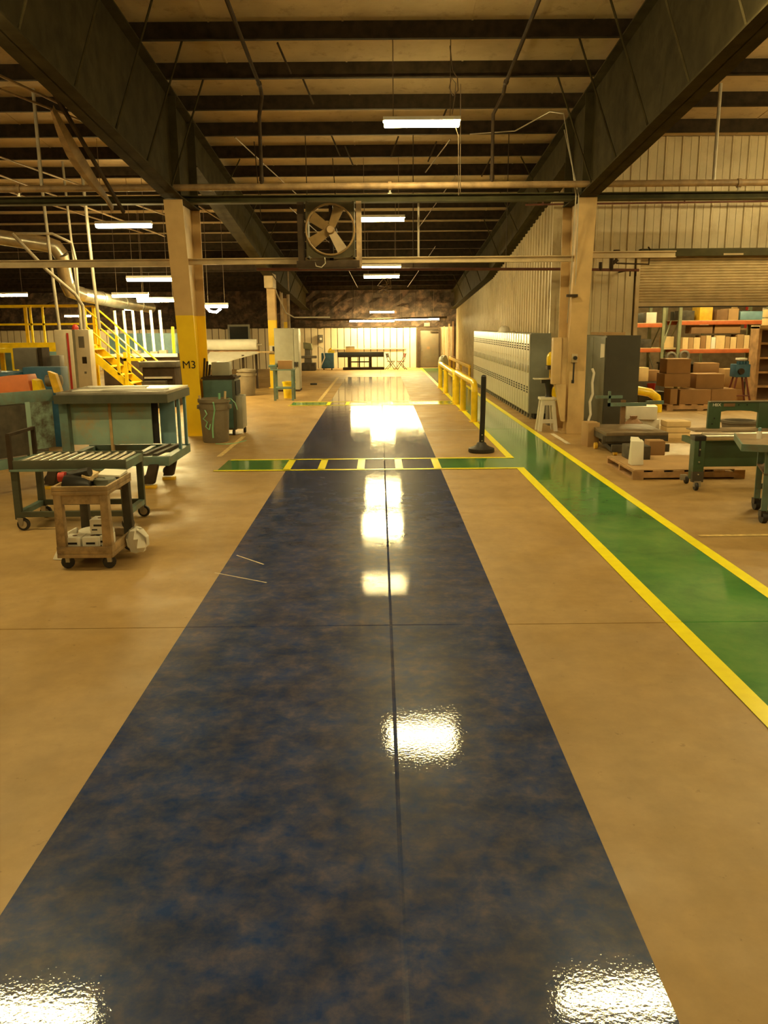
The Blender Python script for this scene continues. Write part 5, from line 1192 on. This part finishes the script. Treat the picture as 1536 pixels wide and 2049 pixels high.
B().box(-2.72, -2.32, 13.48, 13.8, .926, .949).build('tray', 'dark_iron', label='dark tray under the pale grey case', cat='tray')
for k, x in enumerate((-2.80, -2.76, -2.72)):
    B().tube((x, 13.55, .926), (x + .02, 13.6, 1.22 - .05 * k), .018, 6).build('hand_tool', 'dark_iron', label='dark tool handle upright on the teal cabinet, %s from the column' % ORD[k], cat='tool', group='tools upright on the teal cabinet')
# small teal table with box and bucket
tbl = T('small_table', 'small teal steel table by the far yellow column', 'table', (-2.26, 20.1, 0))
B().box(-2.55, -2.0, 19.85, 20.35, .70, .725).build('top', 'teal', tbl, bev=.004)
for x in (-2.46, -2.04):
    for y in (19.88, 20.3): B().box(x - .025, x + .025, y - .02, y + .02, 0, .70).build('leg', 'teal', tbl)
B().box(-2.46, -2.04, 19.88, 20.3, .27, .3).build('shelf', 'teal', tbl)
carton(-2.22, 20.1, .725, .32, .3, .2, 'open brown carton on the small teal table', 'cardboard', lid='white_paper')
vz = T('bench_vise', 'teal bench vise at the left corner of the small teal table', 'vise', (-2.5, 20.0, .725))
B().box(-2.56, -2.42, 19.92, 20.08, .725, .78).tube((-2.6, 20.0, .8), (-2.38, 20.0, .8), .03, 8).box(-2.44, -2.4, 19.93, 20.07, .76, .86).build('jaw', 'teal', vz)
yb = T('yellow_bucket', 'yellow plastic bucket on the floor under the small teal table', 'bucket', (-2.22, 20.55, 0))
B().lathe([(.13, 0), (.155, .36), (.165, .36), (.165, .4), (.145, .4), (.12, .02), (0, .02)], (-2.2, 20.6, 0), 18).build('pail', 'safety_yellow', yb, smooth=True)
ca2 = T('electrical_cabinet', 'tall pale grey electrical cabinet with black handles past the teal table', 'cabinet', (-2.42, 22.9, 0))
B().box(-2.78, -2.27, 22.7, 23.4, .05, 1.66).build('body', 'cab_light', ca2, bev=.012)
B().box(-2.27, -2.14, 22.72, 23.4, .05, 1.65).build('door', 'cab_light', ca2, bev=.01)
for x in (-2.24, -2.18): B().box(x - .015, x + .015, 22.66, 22.72, .66, .78).build('handle', 'black_plastic', ca2)
B().box(-2.78, -2.14, 22.72, 23.4, 0, .05).build('plinth', 'dark_iron', ca2)
B().box(-2.06, -1.86, 25.2, 25.3, 0, .05).build('floor_scrap', 'black_plastic', label='small black scrap lying on the floor past the electrical cabinet', cat='scrap', bev=.01)
# ---------------------------------------------------------------- paper roll machine
pr2 = T('paper_machine', 'machine with a white paper roll and sloping white table', 'machine', (-4.1, 24, 0))
B().tube((-4.95, 24, 1.22), (-3.42, 24, 1.22), .15, 18).build('roll', 'white_paper', pr2, smooth=True)
B().tube((-5.1, 24, 1.22), (-3.3, 24, 1.22), .03, 8).build('shaft', 'steel', pr2)
B().box(-4.95, -3.4, 24.05, 24.15, 1.0, 1.08).build('back_board', 'wood', pr2)
B().hexa([(-4.75, 22.7, .70), (-4.2, 22.7, .76), (-3.3, 24.0, 1.0), (-4.75, 24.0, 1.0)], [(-4.75, 22.7, .73), (-4.2, 22.7, .79), (-3.3, 24.0, 1.03), (-4.75, 24.0, 1.03)]).build('table', 'white_paper', pr2)
B().box(-3.42, -2.95, 23.9, 24.0, .99, 1.03).build('side_board', 'wood_pale', pr2)
for x, y in ((-4.7, 22.8), (-4.25, 22.8), (-3.45, 23.95), (-4.9, 24.0), (-3.75, 23.5)): B().box(x - .03, x + .03, y - .03, y + .03, 0, .72 if y < 23 else .95).build('leg', 'dark_iron', pr2)
B().box(-4.7, -3.5, 23.95, 24.0, .3, .36).build('stretcher', 'wood', pr2)
# ================================================================ far end
bc = T('blue_cabinet', 'blue steel cabinet against the far wall', 'cabinet', (-2.05, 34.1, 0))
B().box(-2.3, -1.82, 33.9, 34.4, .06, .66).build('body', 'blue_paint', bc, bev=.015)
B().box(-2.27, -1.85, 33.885, 33.9, .1, .62).build('door', 'blue_paint', bc, bev=.006)
for x in (-2.22, -1.9): B().lathe([(.03, -.02), (.03, .02)], (x, 34.0, .03), 10, 'X').build('caster', 'black_rubber', bc)
B().box(-2.05, -1.78, 34.0, 34.2, .66, .76).tube((-2.0, 34.1, .76), (-1.9, 34.1, .84), .04, 8).build('yellow_tool', 'safety_yellow', label='yellow tool lying on the blue cabinet', cat='tool')
ft = T('long_table', 'long dark steel table on a braced stand before the far wall', 'table', (-.72, 34.0, 0))
B().box(-1.66, .18, 33.9, 34.2, .49, .69).build('top', 'black_plastic', ft, bev=.01)
for x in (-1.2, -.36): B().box(x - .06, x + .06, 33.95, 34.05, .08, .5).build('leg', 'dark_iron', ft)
B().box(-1.2, -.36, 33.97, 34.03, .28, .33).build('cross_bar', 'dark_iron', ft)
B().box(-.83, -.77, 33.97, 34.03, .1, .5).build('centre_post', 'dark_iron', ft)
B().box(-1.45, .2, 33.8, 34.3, 0, .09).build('base', 'dark_iron', ft, bev=.01)
carton(-1.15, 34.05, .69, .36, .3, .16, 'pale open carton on the long far table', 'carton_pale', flaps=True, tape=False, lid='white_paper')
carton(-.9, 34.02, .69, .2, .2, .12, 'small pale carton right of the open one on the far table', 'carton_pale', tape=False)
B().box(-1.9, 1.1, 35.12, 35.17, .77, .8).build('wall_ledge', 'wood_pale', label='pale wooden ledge along the far wall above the table', cat='ledge')
def fchair(label, rz, x, y, mat):
    c = T('folding_chair', label, 'chair', (0, 0, 0), 'folding chairs by the far wall')
    B().box(-.13, .13, -.13, .13, .31, .335).build('seat', mat, c, bev=.01)
    B().hexa([(-.13, .12, .47), (.13, .12, .47), (.13, .135, .47), (-.13, .135, .47)], [(-.12, .16, .63), (.12, .16, .63), (.12, .175, .63), (-.12, .175, .63)]).build('backrest', mat, c, bev=.008)
    for sx in (-.14, .14):
        B().path([(sx, -.2, 0), (sx, .1, .4), (sx, .17, .64)], .012, 6).build('front_frame', 'dark_iron', c, smooth=True)
        B().path([(sx, .2, 0), (sx, -.1, .31)], .012, 6).build('rear_leg', 'dark_iron', c, smooth=True)
    B().tube((-.14, -.17, .05), (.14, -.17, .05), .008, 5).tube((-.14, .18, .04), (.14, .18, .04), .008, 5).build('cross_bar', 'dark_iron', c)
    return place(c, (x, y, 0), rz)
fchair('black folding chair facing right beside the far table', 70, .46, 33.85, 'black_plastic')
fchair('dark red folding chair facing left by the far wall', -75, .86, 33.7, 'chair_red')
ex = T('exit_sign', 'small pale exit sign with red letters above the far door', 'sign', (1.95, 35.0, 1.66))
B().box(1.83, 2.07, 34.98, 35.05, 1.66, 1.8).build('box', 'door_grey', ex, bev=.006)
text('EXIT', .095, 'text_red', 'lettering', ex, (1.95, 34.972, 1.73), FACE_CAM)
fm = T('scrap_machine', 'grey milling machine standing left of the blue cabinet', 'machine', (-2.75, 33.6, 0))
B().box(-3.05, -2.5, 33.4, 33.9, 0, .3).build('base', 'grimy', fm, bev=.02)
B().hexa([(-2.95, 33.5, .3), (-2.65, 33.5, .3), (-2.65, 33.85, .3), (-2.95, 33.85, .3)], [(-2.9, 33.55, 1.05), (-2.72, 33.55, 1.05), (-2.72, 33.8, 1.05), (-2.9, 33.8, 1.05)]).build('column', 'grey_metal', fm, bev=.02)
B().box(-3.05, -2.45, 33.35, 33.6, .48, .58).build('table', 'grey_metal', fm, bev=.01)
B().hexa([(-2.95, 33.3, .85), (-2.6, 33.3, .8), (-2.6, 33.7, .8), (-2.95, 33.7, .85)], [(-2.95, 33.3, 1.1), (-2.65, 33.3, 1.05), (-2.65, 33.7, 1.05), (-2.95, 33.7, 1.1)]).build('head', 'rack_green', fm, bev=.03)
pipe('hose', [(-2.4, 33.5, .95), (-2.2, 33.5, .85), (-2.15, 33.6, .5), (-2.35, 33.6, .06), (-2.36, 33.6, .0)], .02, 'white_plastic', 'pale hose hanging beside the milling machine', 6, 'hose')
jb = T('junction_box', 'small grey box with a white gauge on the far wall', 'control box', (-2.4, 35.0, 1.1))
B().box(-2.5, -2.3, 35.02, 35.17, 1.06, 1.36).build('box', 'grey_metal', jb, bev=.01)
B().lathe([(.05, -.02), (.05, 0)], (-2.38, 35.02, 1.2), 12, 'Y').build('gauge', 'white_paper', jb)
wn = T('window_1', 'dark window in the far wall left of the paper roll', None, (-5.72, 35.1, .95), kind='structure')
B().box(-6.12, -5.32, 35.12, 35.16, .95, 1.76).build('pane', 'glass_dark', wn)
for a in ((-6.17, -5.27, 1.72, 1.8), (-6.17, -5.27, .9, .96), (-6.17, -6.1, .96, 1.72), (-5.34, -5.27, .96, 1.72)): B().box(a[0], a[1], 35.08, 35.17, a[2], a[3]).build('window_frame', 'cab_light', wn)
sp = T('scrap_bag', 'grey plastic sack leaning by the far end of the right wall', 'bag', (2.5, 33.2, 0)); random.seed(8)
b = B().lathe([(.18, 0), (.22, .1), (.2, .3), (.15, .48), (.1, .55), (0, .57)], (2.5, 33.2, 0), 12); b.v = [(x + random.uniform(-.03, .03), y + random.uniform(-.03, .03), z) for x, y, z in b.v]
b.build('sack', 'cab_light', sp, smooth=True)
B().box(2.78, 2.95, 33.0, 33.5, 0, .5).build('wood_block', 'carton_dark', label='dark wooden crate between grey sack and right wall', cat='crate', bev=.01)
for k, (x, m) in enumerate(((2.62, 'wood'), (2.82, 'pipe_tan'), (2.98, 'carton_dark'))):
    B().box(x, x + .06, 34.9, 34.98, 0, 1.66 + .1 * k).build('leaning_plank', m, label='upright plank right of the far door, %s from the door' % ORD[k], cat='plank', group='planks beside the far door')
tw = T('cable_tangle', 'tangle of cords hanging from the roof before the far wall', 'cords', (.2, 31, 2.5))
for k in range(5):
    random.seed(20 + k); B().path([(.2 + random.uniform(-.2, .2), 31, zr(31) + DK)] + [(.2 + random.uniform(-.25, .25), 31, zr(31) - .1 - .08 * j) for j in range(1, 6)], .012, 5).build('cord', 'pipe_tan', tw, smooth=True)
